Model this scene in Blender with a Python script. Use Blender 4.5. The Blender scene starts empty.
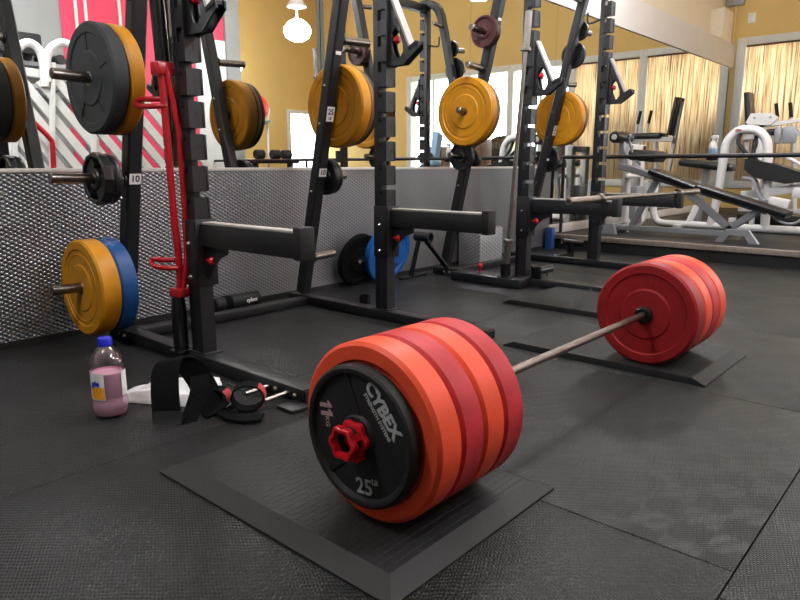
import bpy, bmesh, math, random
from mathutils import Vector, Matrix
random.seed(7)
PI = math.pi
SC = bpy.context.scene
COL = SC.collection
V = Vector

# ------------------------------------------------------------------ camera (calibrated: X = along the barbell, Y = to the mirror wall, Z up)
FPX, PITCH, YAW, ROLL = 659.3746, 0.2012, 0.7241, -0.0016
CAM = V((-1.0803, -1.0651, 0.8996))
cF = V((math.cos(YAW)*math.cos(PITCH), math.sin(YAW)*math.cos(PITCH), -math.sin(PITCH)))
cR = V((math.sin(YAW), -math.cos(YAW), 0)); cU = cR.cross(cF)
R_ = math.cos(ROLL)*cR + math.sin(ROLL)*cU; U_ = -math.sin(ROLL)*cR + math.cos(ROLL)*cU
cd = bpy.data.cameras.new('camera'); cam = bpy.data.objects.new('camera', cd); COL.objects.link(cam)
cam.matrix_world = Matrix(((R_.x, U_.x, -cF.x, CAM.x), (R_.y, U_.y, -cF.y, CAM.y), (R_.z, U_.z, -cF.z, CAM.z), (0, 0, 0, 1)))
cd.sensor_width = 36; cd.lens = FPX*36/800; cd.clip_start = 0.02; cd.clip_end = 200
SC.camera = cam

def at(px, py, ax, val):
    d = cF + R_*((px-400)/FPX) - U_*((py-300)/FPX)
    return CAM + d*((val-CAM[ax])/d[ax])
MIRY = 2.555                      # mirror plane of the main panel
def vat(px, py, yv):              # the real place of what the mirror shows at a pixel, yv deep behind the glass
    q = at(px, py, 1, yv); return V((q.x, 2*MIRY-q.y, q.z))

# ------------------------------------------------------------------ materials
def lin(c):
    return tuple(((x/255)/12.92 if x/255 <= .04045 else ((x/255+.055)/1.055)**2.4) for x in c)
def mat(name, rgb, rough=.5, metal=0, bump=0, bscale=60, var=0, vscale=8, spec=.5, emit=None, es=0, coat=0):
    m = bpy.data.materials.new(name); m.use_nodes = True
    nt = m.node_tree; b = nt.nodes['Principled BSDF']
    c = (*lin(rgb), 1)
    b.inputs['Base Color'].default_value = c; b.inputs['Roughness'].default_value = rough
    b.inputs['Metallic'].default_value = metal; b.inputs['Specular IOR Level'].default_value = spec
    if coat: b.inputs['Coat Weight'].default_value = coat
    tc = nt.nodes.new('ShaderNodeTexCoord')
    if var:
        n = nt.nodes.new('ShaderNodeTexNoise'); n.inputs['Scale'].default_value = vscale; n.inputs['Detail'].default_value = 5
        nt.links.new(tc.outputs['Object'], n.inputs['Vector'])
        r = nt.nodes.new('ShaderNodeValToRGB')
        r.color_ramp.elements[0].position = .3; r.color_ramp.elements[1].position = .7
        r.color_ramp.elements[0].color = (*[x*(1-var) for x in c[:3]], 1)
        r.color_ramp.elements[1].color = (*[min(1, x*(1+var)) for x in c[:3]], 1)
        nt.links.new(n.outputs['Fac'], r.inputs['Fac']); nt.links.new(r.outputs['Color'], b.inputs['Base Color'])
    if bump:
        n = nt.nodes.new('ShaderNodeTexNoise'); n.inputs['Scale'].default_value = bscale; n.inputs['Detail'].default_value = 3
        nt.links.new(tc.outputs['Object'], n.inputs['Vector'])
        u = nt.nodes.new('ShaderNodeBump'); u.inputs['Strength'].default_value = bump; u.inputs['Distance'].default_value = .004
        nt.links.new(n.outputs['Fac'], u.inputs['Height']); nt.links.new(u.outputs['Normal'], b.inputs['Normal'])
    if emit:
        b.inputs['Emission Color'].default_value = (*lin(emit), 1); b.inputs['Emission Strength'].default_value = es
    return m
class NG:                          # little math-node helper
    def __init__(s, m): s.nt = m.node_tree; s.b = s.nt.nodes.get('Principled BSDF')
    def n(s, t): return s.nt.nodes.new(t)
    def put(s, sock, v):
        if isinstance(v, (int, float)): sock.default_value = v
        else: s.nt.links.new(v, sock)
    def m(s, op, a, b=0.0, c=None):
        q = s.n('ShaderNodeMath'); q.operation = op; s.put(q.inputs[0], a); s.put(q.inputs[1], b)
        if c is not None: s.put(q.inputs[2], c)
        return q.outputs[0]
    def sm(s, v, a, b):           # smoothstep
        q = s.n('ShaderNodeMapRange'); q.interpolation_type = 'SMOOTHSTEP'
        s.put(q.inputs['Value'], v); q.inputs['From Min'].default_value = a; q.inputs['From Max'].default_value = b
        return q.outputs['Result']
    def xyz(s):
        t = s.n('ShaderNodeTexCoord'); x = s.n('ShaderNodeSeparateXYZ'); s.nt.links.new(t.outputs['Object'], x.inputs[0]); return x.outputs
    def bump(s, h, st=1, dist=.003):
        u = s.n('ShaderNodeBump'); u.inputs['Strength'].default_value = st; u.inputs['Distance'].default_value = dist
        s.nt.links.new(h, u.inputs['Height']); s.nt.links.new(u.outputs['Normal'], s.b.inputs['Normal'])

M = {}
M['black'] = mat('black_powder_coat', (24, 24, 27), .42, 0, .12, 400, .12, 20, .5)
M['blackgloss'] = mat('black_gloss_paint', (15, 15, 17), .25, 0, 0, 0, .1, 12, .5)
M['rubber'] = mat('black_rubber', (27, 27, 28), .6, 0, .25, 300, .15, 14, .35)
M['rubbergrey'] = mat('grey_black_rubber', (48, 50, 51), .65, 0, .3, 220, .12, 18, .35)
M['steel'] = mat('brushed_steel', (150, 146, 140), .3, 1, .1, 200, .1, 40)
M['darksteel'] = mat('dark_worn_steel', (128, 121, 114), .28, 1, .15, 160, .2, 30)
M['shaft'] = mat('worn_bar_steel', (138, 126, 118), .36, 1, .35, 500, .18, 30)
M['chrome'] = mat('chrome', (205, 203, 198), .15, 1)
M['orangeplate'] = mat('orange_red_bumper_rubber', (226, 80, 52), .45, 0, .1, 160, .1, 9, .25)
M['redplate'] = mat('crimson_bumper_rubber', (182, 50, 56), .5, 0, .12, 160, .2, 14, .22)
M['deepred'] = mat('deep_red_bumper_rubber', (146, 30, 34), .5, 0, .12, 160, .14, 12, .25)
M['amber'] = mat('amber_bumper_rubber', (206, 138, 22), .45, 0, .15, 120, .12, 10, .4)
M['brownplate'] = mat('brown_bumper_rubber', (120, 84, 44), .5, 0, .15, 120, .15, 10, .4)
M['blueplate'] = mat('blue_bumper_rubber', (24, 74, 134), .45, 0, .12, 120, .12, 10, .4)
M['bluebright'] = mat('bright_blue_bumper_rubber', (38, 104, 182), .45, 0, .12, 120, .12, 10, .4)
M['maroon'] = mat('maroon_plate_paint', (78, 40, 42), .5, 0, .15, 120, .2, 14, .4)
M['ironblack'] = mat('black_iron_plate', (28, 28, 30), .38, 0, .12, 100, .15, 14, .5)
M['redplastic'] = mat('red_plastic', (205, 22, 38), .3, 0, 0, 0, .06, 9, .5)
M['redpaint'] = mat('red_tube_paint', (176, 20, 34), .28, 0, 0, 0, .12, 12, .5)
M['uhmw'] = mat('white_wear_strip', (176, 170, 166), .4, 0, .1, 60, .12, 20, .5)
M['white'] = mat('white_powder_coat', (226, 226, 224), .35, 0, .05, 200, .04, 8, .5)
M['silver'] = mat('silver_grey_paint', (150, 152, 156), .38, .2, .05, 200, .06, 9, .5)
M['pad'] = mat('black_vinyl', (19, 19, 20), .38, 0, .2, 250, .1, 12, .5)
M['sticker'] = mat('white_sticker', (232, 230, 226), .5)
M['ink'] = mat('black_ink', (18, 18, 18), .6)
M['greyink'] = mat('grey_lettering', (168, 170, 172), .5)
M['whiteink'] = mat('white_lettering', (222, 222, 222), .5)
M['pinkink'] = mat('dull_pink_lettering', (168, 140, 140), .5)
M['yellow'] = mat('mustard_wall_paint', (219, 188, 120), .7, 0, .1, 80, .03, 2, .3)
M['cream'] = mat('cream_paint', (226, 214, 190), .7, 0, .05, 80, .02, 2, .3)
M['soffit'] = mat('soffit_white_paint', (212, 206, 200), .65, 0, .05, 80, .03, 2, .3)
M['trim'] = mat('pale_grey_trim_paint', (214, 217, 211), .5, 0, .03, 80, .03, 5, .4)
M['redwall'] = mat('red_wall_paint', (226, 70, 100), .55, 0, .05, 80, .05, 2, .4)
M['greywall'] = mat('grey_wall_paint', (150, 152, 150), .6, 0, .05, 80, .05, 2, .4)
M['wood'] = mat('brown_wood', (110, 78, 52), .5, 0, .2, 30, .25, 6, .4)
M['oakstrip'] = mat('grey_wood_nosing', (140, 130, 120), .5, 0, .2, 60, .15, 30, .4)
M['bluecap'] = mat('blue_cap_plastic', (28, 42, 190), .35)
M['bluefoam'] = mat('blue_panel_paint', (40, 84, 150), .5)
M['cloth'] = mat('white_cotton', (252, 250, 252), .9, 0, .3, 300, .04, 20, .2)
M['nylon'] = mat('black_nylon_webbing', (9, 9, 10), .85, 0, .4, 600, .1, 30, .12)
M['redcloth'] = mat('red_elastic', (170, 62, 66), .8, 0, .3, 500, .1, 30, .2)
M['redball'] = mat('red_ball_vinyl', (226, 52, 44), .4)
M['ltblue'] = mat('light_blue_plastic', (140, 176, 208), .3)
M['hedge'] = mat('dark_hedge_leaves', (40, 38, 30), .8, 0, .5, 30, .4, 12, .2)
M['globe'] = mat('lit_opal_glass', (250, 246, 235), .4, emit=(246, 249, 255), es=92)

def floor_mat(name, rgb, kind):
    m = mat(name, rgb, .46, spec=.4); g = NG(m); x = g.xyz()
    t = g.n('ShaderNodeTexCoord')
    wn = g.n('ShaderNodeTexNoise'); wn.inputs['Scale'].default_value = 26; wn.inputs['Detail'].default_value = 2
    g.nt.links.new(t.outputs['Object'], wn.inputs['Vector'])
    jit = g.m('MULTIPLY', g.m('SUBTRACT', wn.outputs['Fac'], .5), 1.3 if kind == 'hammer' else .5)
    pa, pb = (.013, .0085) if kind == 'hammer' else (.0085, .0085)
    ca, sa = math.cos(.75), math.sin(.75)
    ua = g.m('ADD', g.m('ADD', g.m('MULTIPLY', x[0], ca/pa), g.m('MULTIPLY', x[1], sa/pa)), jit)
    vb = g.m('ADD', g.m('SUBTRACT', g.m('MULTIPLY', x[1], ca/pb), g.m('MULTIPLY', x[0], sa/pb)), jit)
    vb = g.m('ADD', vb, g.m('MULTIPLY', g.m('MODULO', g.m('ABSOLUTE', g.m('FLOOR', ua)), 2), .5))
    fa_ = g.m('SUBTRACT', g.m('FRACT', ua), .5); fb_ = g.m('SUBTRACT', g.m('FRACT', vb), .5)
    dd = g.m('ADD', g.m('MULTIPLY', g.m('MULTIPLY', fa_, fa_), 4.4), g.m('MULTIPLY', g.m('MULTIPLY', fb_, fb_), 4.8))
    h = g.m('SUBTRACT', 1, g.sm(dd, .05, 1.1))
    if kind == 'woven':            # squares of alternating density, as in the woven mats
        p = .095
        ch = g.m('MODULO', g.m('ABSOLUTE', g.m('ADD', g.m('FLOOR', g.m('DIVIDE', x[0], p)), g.m('FLOOR', g.m('DIVIDE', x[1], p)))), 2)
        w1 = g.m('SINE', g.m('MULTIPLY', g.m('ADD', x[0], x[1]), 620))
        h = g.m('ADD', g.m('MULTIPLY', h, g.m('SUBTRACT', 1, g.m('MULTIPLY', ch, .45))), g.m('MULTIPLY', g.m('MULTIPLY', w1, ch), .18))
    g.bump(h, 1, .0030 if kind == 'hammer' else .0022)
    n = g.n('ShaderNodeTexNoise'); n.inputs['Scale'].default_value = 2.2; n.inputs['Detail'].default_value = 6
    g.nt.links.new(t.outputs['Object'], n.inputs['Vector'])
    mr = g.n('ShaderNodeMapRange'); g.put(mr.inputs['Value'], n.outputs['Fac']); mr.inputs['From Min'].default_value = .3; mr.inputs['From Max'].default_value = .7
    mr.inputs['To Min'].default_value = .33; mr.inputs['To Max'].default_value = .50
    g.put(g.b.inputs['Roughness'], mr.outputs['Result'])
    c = lin(rgb)
    r = g.n('ShaderNodeValToRGB'); r.color_ramp.elements[0].color = (*[k*.8 for k in c], 1); r.color_ramp.elements[1].color = (*[k*1.2 for k in c], 1)
    g.put(r.inputs['Fac'], n.outputs['Fac']); g.nt.links.new(r.outputs['Color'], g.b.inputs['Base Color'])
    return m
M['floor_hammer'] = floor_mat('hammered_black_rubber_floor', (25, 25, 26), 'hammer')
M['floor_woven'] = floor_mat('woven_black_rubber_floor', (28, 29, 29), 'woven')

def pad_mat():                     # dashed brick grooves on the deadlift pads
    m = mat('grooved_pad_rubber', (30, 30, 31), .55, spec=.35); g = NG(m); x = g.xyz()
    a = g.m('DIVIDE', x[1], .022); row = g.m('FLOOR', a)
    fy = g.m('ABSOLUTE', g.m('SUBTRACT', g.m('FRACT', a), .5))
    bx = g.m('FRACT', g.m('ADD', g.m('DIVIDE', x[0], .05), g.m('MULTIPLY', row, .5)))
    fx = g.m('ABSOLUTE', g.m('SUBTRACT', bx, .5))
    gy = g.m('MULTIPLY', g.sm(fy, .40, .48), g.m('SUBTRACT', 1, g.sm(fx, .36, .42)))
    gx = g.sm(fx, .47, .495)
    h = g.m('SUBTRACT', 1, g.m('MAXIMUM', gy, g.m('MULTIPLY', gx, .6)))
    inx = g.sm(g.m('ABSOLUTE', x[0]), .285, .28); iny = g.sm(g.m('ABSOLUTE', x[1]), .415, .41)
    h = g.m('SUBTRACT', 1, g.m('MULTIPLY', g.m('SUBTRACT', 1, h), g.m('MULTIPLY', inx, iny)))
    g.bump(h, 1, .002)
    return m
M['padtop'] = pad_mat()

def tread(name, p, rgb, rough, pv, slant=.55, metal=.8, ht=.3, sx=.52, sy=.40):     # stamped metal: rows of raised slanted lozenges
    m = mat(name, rgb, rough, metal, var=.06, vscale=3); g = NG(m); x = g.xyz()
    u = g.m('DIVIDE', g.m('ADD', x[0], x[1]), p); col = g.m('FLOOR', u)
    fu = g.m('SUBTRACT', g.m('FRACT', u), .5); odd = g.m('MODULO', g.m('ABSOLUTE', col), 2)
    v = g.m('ADD', g.m('DIVIDE', x[2], pv), g.m('MULTIPLY', odd, .5))
    v = g.m('ADD', v, g.m('MULTIPLY', fu, slant))
    fv = g.m('SUBTRACT', g.m('FRACT', v), .5)
    d = g.m('ADD', g.m('POWER', g.m('ABSOLUTE', g.m('DIVIDE', fu, sx)), 2.5), g.m('POWER', g.m('ABSOLUTE', g.m('DIVIDE', fv, sy)), 2))
    h = g.m('SUBTRACT', 1, g.sm(d, .0, 1.15))
    g.bump(h, 1, ht*pv)
    return m
M['tread'] = tread('stamped_steel_wainscot', .0195, (146, 148, 152), .36, .023, .22, .9, .13)
M['treadbig'] = tread('diamond_plate', .030, (205, 207, 212), .35, .034, .3, .5, .45, .36, .26)

def bamboo():
    m = bpy.data.materials.new('bamboo_reed_blind'); m.use_nodes = True; nt = m.node_tree; nt.nodes.clear()
    g = NG(m); t = g.n('ShaderNodeTexCoord'); mp = g.n('ShaderNodeMapping'); mp.inputs['Scale'].default_value = (1, 55, 1.1)
    nt.links.new(t.outputs['Object'], mp.inputs['Vector'])
    n = g.n('ShaderNodeTexNoise'); n.inputs['Scale'].default_value = 1; n.inputs['Detail'].default_value = 4; n.inputs['Distortion'].default_value = .3
    nt.links.new(mp.outputs['Vector'], n.inputs['Vector'])
    r = g.n('ShaderNodeValToRGB'); e = r.color_ramp.elements
    e[0].position = .33; e[0].color = (*lin((146, 122, 94)), 1); e[1].position = .62; e[1].color = (*lin((248, 239, 220)), 1)
    q = e.new(.45); q.color = (*lin((226, 205, 174)), 1)
    nt.links.new(n.outputs['Fac'], r.inputs['Fac'])
    d = g.n('ShaderNodeBsdfDiffuse'); tr = g.n('ShaderNodeBsdfTranslucent'); mx = g.n('ShaderNodeMixShader'); mx.inputs[0].default_value = .8
    for s in (d, tr): nt.links.new(r.outputs['Color'], s.inputs['Color'])
    nt.links.new(d.outputs[0], mx.inputs[1]); nt.links.new(tr.outputs[0], mx.inputs[2])
    o = g.n('ShaderNodeOutputMaterial'); nt.links.new(mx.outputs[0], o.inputs[0]); return m
M['bamboo'] = bamboo()
def shell(name, tint, gl=.5):
    m = bpy.data.materials.new(name); m.use_nodes = True; nt = m.node_tree; nt.nodes.clear(); g = NG(m)
    t = g.n('ShaderNodeBsdfTransparent'); t.inputs[0].default_value = (*lin(tint), 1)
    s = g.n('ShaderNodeBsdfGlossy'); s.inputs['Roughness'].default_value = .05
    f = g.n('ShaderNodeLayerWeight'); f.inputs['Blend'].default_value = .3
    k = g.m('MULTIPLY_ADD', f.outputs['Facing'], gl, .05)
    mx = g.n('ShaderNodeMixShader'); nt.links.new(k, mx.inputs[0]); nt.links.new(t.outputs[0], mx.inputs[1]); nt.links.new(s.outputs[0], mx.inputs[2])
    o = g.n('ShaderNodeOutputMaterial'); nt.links.new(mx.outputs[0], o.inputs[0]); return m
M['clear'] = shell('clear_plastic', (232, 236, 236), .55)
M['glass'] = shell('window_glass', (244, 248, 248), .25)
mi = bpy.data.materials.new('mirror_silver'); mi.use_nodes = True
b_ = mi.node_tree.nodes['Principled BSDF']; b_.inputs['Metallic'].default_value = 1; b_.inputs['Roughness'].default_value = 0; b_.inputs['Base Color'].default_value = (.9, .91, .89, 1)
M['mirror'] = mi
lq = mat('pink_drink', (255, 186, 214), .15, spec=.4)
lq.node_tree.nodes['Principled BSDF'].inputs['Transmission Weight'].default_value = .2
lq.node_tree.nodes['Principled BSDF'].inputs['IOR'].default_value = 1.1
M['pink'] = lq

# ------------------------------------------------------------------ mesh building
class MB:
    def __init__(s): s.bm = bmesh.new()
    def _f(s, vs):
        try: return s.bm.faces.new(vs)
        except ValueError: return None
    def box(s, x0, x1, y0, y1, z0, z1, bev=0, rot=None, piv=None):
        vs = [s.bm.verts.new((x, y, z)) for x in (x0, x1) for y in (y0, y1) for z in (z0, z1)]
        for q in ((0, 1, 3, 2), (4, 6, 7, 5), (0, 4, 5, 1), (2, 3, 7, 6), (0, 2, 6, 4), (1, 5, 7, 3)): s._f([vs[i] for i in q])
        if rot is not None:
            p = V(piv) if piv is not None else V(((x0+x1)/2, (y0+y1)/2, (z0+z1)/2))
            for v in vs: v.co = p + rot @ (v.co-p)
        if bev:
            es = list({e for v in vs for e in v.link_edges})
            bmesh.ops.bevel(s.bm, geom=es, offset=bev, segments=2, affect='EDGES', profile=.5)
        return s
    def sweep(s, pts, sec, up=(0, 0, 1), closed=False, cap=True):
        pts = [V(p) for p in pts]; n = len(pts); rings = []; u0 = V(up)
        pu = None
        for i, p in enumerate(pts):
            if closed: t = pts[(i+1) % n]-pts[i-1]
            else: t = pts[min(i+1, n-1)]-pts[max(i-1, 0)]
            t.normalize()
            if pu is None:
                u = u0 - t*u0.dot(t)
                if u.length < 1e-3: u = V((1, 0, 0)) - t*t.x
                if u.length < 1e-3: u = V((0, 1, 0)) - t*t.y
            else: u = pu - t*pu.dot(t)
            u.normalize(); pu = u; w = t.cross(u)
            rings.append([s.bm.verts.new(p + w*a + u*b) for a, b in sec])
        k = len(sec)
        for i in range(n if closed else n-1):
            A, B = rings[i], rings[(i+1) % n]
            for j in range(k): s._f((A[j], A[(j+1) % k], B[(j+1) % k], B[j]))
        if cap and not closed: s._f(rings[0][::-1]); s._f(rings[-1])
        return s
    def tube(s, pts, r, n=12, closed=False): return s.sweep(pts, [(r*math.cos(2*PI*i/n), r*math.sin(2*PI*i/n)) for i in range(n)], closed=closed)
    def bar(s, pts, w, h, up=(0, 0, 1)): 
        c = min(w, h)*.12; a, b = w/2, h/2
        return s.sweep(pts, [(-a+c, -b), (a-c, -b), (a, -b+c), (a, b-c), (a-c, b), (-a+c, b), (-a, b-c), (-a, -b+c)], up)
    def lathe(s, prof, org=(0, 0, 0), axis='X', n=48, lob=None, close=False):
        org = V(org); e = {'X': (V((0, 1, 0)), V((0, 0, 1)), V((1, 0, 0))), 'Y': (V((0, 0, 1)), V((1, 0, 0)), V((0, 1, 0))), 'Z': (V((1, 0, 0)), V((0, 1, 0)), V((0, 0, 1)))}
        if isinstance(axis, str): a, b, c = e[axis]
        else:
            c = V(axis).normalized(); a = c.orthogonal().normalized(); b = c.cross(a)
        rings = []
        for r, h in prof:
            if r < 1e-6: rings.append([s.bm.verts.new(org + c*h)])
            else:
                rings.append([])
                for i in range(n):
                    th = 2*PI*i/n; rr = r*(lob(th) if lob else 1)
                    rings[-1].append(s.bm.verts.new(org + a*(rr*math.cos(th)) + b*(rr*math.sin(th)) + c*h))
        m = len(rings)
        for i in range(m if close else m-1):
            A, B = rings[i], rings[(i+1) % m]
            for j in range(n):
                k = (j+1) % n
                if len(A) == 1 and len(B) == 1: continue
                if len(A) == 1: s._f((A[0], B[k], B[j]))
                elif len(B) == 1: s._f((A[j], A[k], B[0]))
                else: s._f((A[j], A[k], B[k], B[j]))
        return s
    def cyl(s, p0, p1, r, n=20, r2=None):
        p0, p1 = V(p0), V(p1); L = (p1-p0).length; c = min(r*.15, L*.2); r2 = r if r2 is None else r2
        return s.lathe([(0, 0), (r-c, 0), (r, c), (r2, L-c), (r2-c, L), (0, L)], p0, tuple(p1-p0), n)
    def ball(s, c, r, n=20, m=12, sc=(1, 1, 1)):
        a = len(s.bm.verts); s.lathe([(max(0, r*math.sin(PI*i/m)) if 0 < i < m else 0, -r*math.cos(PI*i/m)) for i in range(m+1)], (0, 0, 0), 'Z', n)
        s.bm.verts.ensure_lookup_table()
        for v in s.bm.verts[a:]: v.co = V(c) + V((v.co.x*sc[0], v.co.y*sc[1], v.co.z*sc[2]))
        return s
    def prism(s, poly, org, ua, va, dv, hole=None):
        org, ua, va, dv = V(org), V(ua), V(va), V(dv)
        if hole is None:
            A = [s.bm.verts.new(org + ua*a + va*b) for a, b in poly]; B = [s.bm.verts.new(v.co + dv) for v in A]; n = len(A)
            s._f(A[::-1]); s._f(B)
            for i in range(n): s._f((A[i], A[(i+1) % n], B[(i+1) % n], B[i]))
        else:
            es = []; L = []
            for ring in (poly, hole):
                A = [s.bm.verts.new(org + ua*a + va*b) for a, b in ring]; B = [s.bm.verts.new(v.co + dv) for v in A]; n = len(A)
                for i in range(n): s._f((A[i], A[(i+1) % n], B[(i+1) % n], B[i]))
                L.append((A, B))
            for k in (0, 1):
                ed = []
                for A in (L[0][k], L[1][k]):
                    for i in range(len(A)):
                        e = s.bm.edges.get((A[i], A[(i+1) % len(A)])); ed.append(e)
                bmesh.ops.triangle_fill(s.bm, use_beauty=True, edges=ed)
        return s
    def ribbon(s, pts, wid, th):    # strap: wid = vector or list of vectors for half width
        pts = [V(p) for p in pts]; n = len(pts); rings = []
        for i, p in enumerate(pts):
            w = V(wid[i]) if isinstance(wid, list) else V(wid)
            t = (pts[min(i+1, n-1)]-pts[max(i-1, 0)]).normalized(); nn = t.cross(w).normalized()*(th/2)
            rings.append([s.bm.verts.new(q) for q in (p-w-nn, p+w-nn, p+w+nn, p-w+nn)])
        for i in range(n-1):
            A, B = rings[i], rings[i+1]
            for j in range(4): s._f((A[j], A[(j+1) % 4], B[(j+1) % 4], B[j]))
        s._f(rings[0][::-1]); s._f(rings[-1]); return s
def spline(pts, n=8):
    pts = [V(p) for p in pts]; P = [pts[0]*2-pts[1]] + pts + [pts[-1]*2-pts[-2]]; out = []
    for i in range(1, len(P)-2):
        for k in range(n):
            t = k/n; a, b, c, d = P[i-1:i+3]
            out.append(.5*((2*b) + (c-a)*t + (2*a-5*b+4*c-d)*t*t + (3*b-a-3*c+d)*t**3))
    out.append(pts[-1]); return out
def obj(name, mb, m, parent=None, loc=None, ang=35):
    bmesh.ops.recalc_face_normals(mb.bm, faces=mb.bm.faces)
    me = bpy.data.meshes.new(name); mb.bm.to_mesh(me); mb.bm.free()
    me.materials.append(M[m] if isinstance(m, str) else m)
    for p in me.polygons: p.use_smooth = True
    me.set_sharp_from_angle(angle=math.radians(ang))
    o = bpy.data.objects.new(name, me); COL.objects.link(o)
    if parent: o.parent = parent
    if loc is not None: o.location = loc
    return o
def tag(o, label, cat, group=None, kind=None):
    if label: o['label'] = label
    if cat: o['category'] = cat
    if group: o['group'] = group
    if kind: o['kind'] = kind
    return o
def thing(name, label, cat, loc=(0, 0, 0), rotz=0, group=None):
    o = bpy.data.objects.new(name, None); COL.objects.link(o); o.location = loc; o.rotation_euler = (0, 0, rotz); o.empty_display_size = .1
    return tag(o, label, cat, group)
def struct(name, mb, m, parent=None):
    o = obj(name, mb, m, parent)
    if not parent: o['kind'] = 'structure'
    return o
def link_copy(o, parent=None):
    c = o.copy(); COL.objects.link(c)
    if parent: c.parent = parent
    return c
def dup(root, loc, label, group=None, rot=None):
    r = link_copy(root); r.location = loc; r['label'] = label
    if rot is not None: r.rotation_euler = rot
    if group: r['group'] = group
    for ch in list(root.children):
        c = link_copy(ch, r)
        for g in list(ch.children): link_copy(g, c)
    return r
_font = {}
def text(name, s, size, m, parent, pos, xd, yd, depth=.0006, bold=0, shear=0):
    cu = bpy.data.curves.new('t', 'FONT'); cu.body = s; cu.size = size; cu.align_x = 'CENTER'; cu.align_y = 'CENTER'; cu.extrude = depth; cu.offset = bold; cu.shear = shear; cu.resolution_u = 3
    t = bpy.data.objects.new('t', cu); COL.objects.link(t)
    dg = bpy.context.evaluated_depsgraph_get(); me = bpy.data.meshes.new_from_object(t.evaluated_get(dg)); bpy.data.objects.remove(t)
    xd, yd = V(xd).normalized(), V(yd).normalized(); zd = xd.cross(yd)
    me.transform(Matrix(((xd.x, yd.x, zd.x, pos[0]), (xd.y, yd.y, zd.y, pos[1]), (xd.z, yd.z, zd.z, pos[2]), (0, 0, 0, 1))))
    me.materials.clear(); me.materials.append(M[m]); me.name = name
    o = bpy.data.objects.new(name, me); COL.objects.link(o); o.parent = parent; return o

# ------------------------------------------------------------------ the room
XR, YB, XL, CEIL = 11.7, -7.9, -4.0, 5.2
WY = 2.55
# floor of butted rubber mats with open seams
mb = MB(); mb.box(XL, XR, YB, 2.72, -.06, -.012); struct('floor_subbase', mb, 'ink')
bpy.data.objects['floor_subbase'].name = 'floor_underlay'
def slabs(name, m, cells):
    mb = MB()
    for x0, x1, y0, y1 in cells: mb.box(x0+.0015, x1-.0015, y0+.0015, y1-.0015, -.012, 0, .0025)
    return struct(name, mb, m)
xs = [.418, 1.638, 2.858, 4.078, 5.52]
slabs('floor', 'floor_hammer', [(XL, -.802, .87, 2.72), (-.802, .418, .87, 2.72), (XL, -.802, -.745, .87), (-.802, .418, -.745, .87), (XL, -.92, YB, -.745), (-.92, .3, YB, -.745)]
      + [(xs[i], xs[i+1], 1.085, 2.72) for i in range(4)])
w_ = [(xs[i], xs[i+1], -.745, 1.085) for i in range(4)] + [(.3, 1.52, -2.575, -.745), (1.52, 2.74, -2.575, -.745), (2.74, 3.96, -2.575, -.745), (3.96, 5.52, -2.575, -.745),
      (.3, 5.52, YB, -2.575), (5.52, XR, YB, -6.0)]
slabs('floor_far', 'floor_woven', w_)
# raised platform with wooden nosing
mb = MB(); mb.box(5.6, XR, -6.0, 2.72, -.01, .15, .004); struct('floor_platform', mb, 'floor_hammer')
mb = MB(); mb.box(5.52, 5.6, -6.0, 2.55, .105, .155, .006); struct('trim_1', mb, 'oakstrip')
mb = MB(); mb.box(5.545, 5.6, -6.0, 2.55, -.01, .105); struct('trim_2', mb, 'rubber')
# half wall clad with stamped metal, ledge, mirror above
mb = MB(); mb.box(XL, 5.5, WY, 2.75, .03, .868); struct('wall_wainscot', mb, 'tread')
mb = MB(); mb.box(XL, 5.5, WY-.006, 2.75, 0, .03); struct('baseboard_wainscot', mb, 'ink')
mb = MB(); mb.box(XL, 5.5, WY-.006, 2.75, .868, .888, .004); struct('trim_3', mb, 'soffit')
mb = MB(); mb.box(XL, 1.12, 2.72, 2.75, .888, 2.60); struct('wall_mirror_west', mb, 'mirror')
mb = MB(); mb.box(1.12, 2.217, 2.595, 2.70, .888, 2.60); mb.box(2.22, 3.957, MIRY, 2.70, .888, 2.60); mb.box(3.96, 5.5, MIRY, 2.70, .888, 2.60); mb.box(5.503, 8.5, MIRY, 2.70, .25, 2.60); mb.box(8.503, XR, MIRY, 2.70, .25, 2.60); struct('wall_mirror', mb, 'mirror')
mb = MB(); mb.box(5.5, XR, WY-.015, 2.72, .15, .25, .004); struct('baseboard_mirror', mb, 'soffit')
mb = MB(); mb.box(XL, XR, 2.75, 2.9, -.05, CEIL); struct('wall_north', mb, 'cream')
mb = MB(); mb.box(XL, XR, 2.535, 2.75, 2.535, 2.92, .004); struct('trim_soffit', mb, 'soffit')
mb = MB(); mb.box(10.95, 11.46, 2.54, 2.75, 2.92, 3.40, .004); struct('trim_pier', mb, 'cream')
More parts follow.
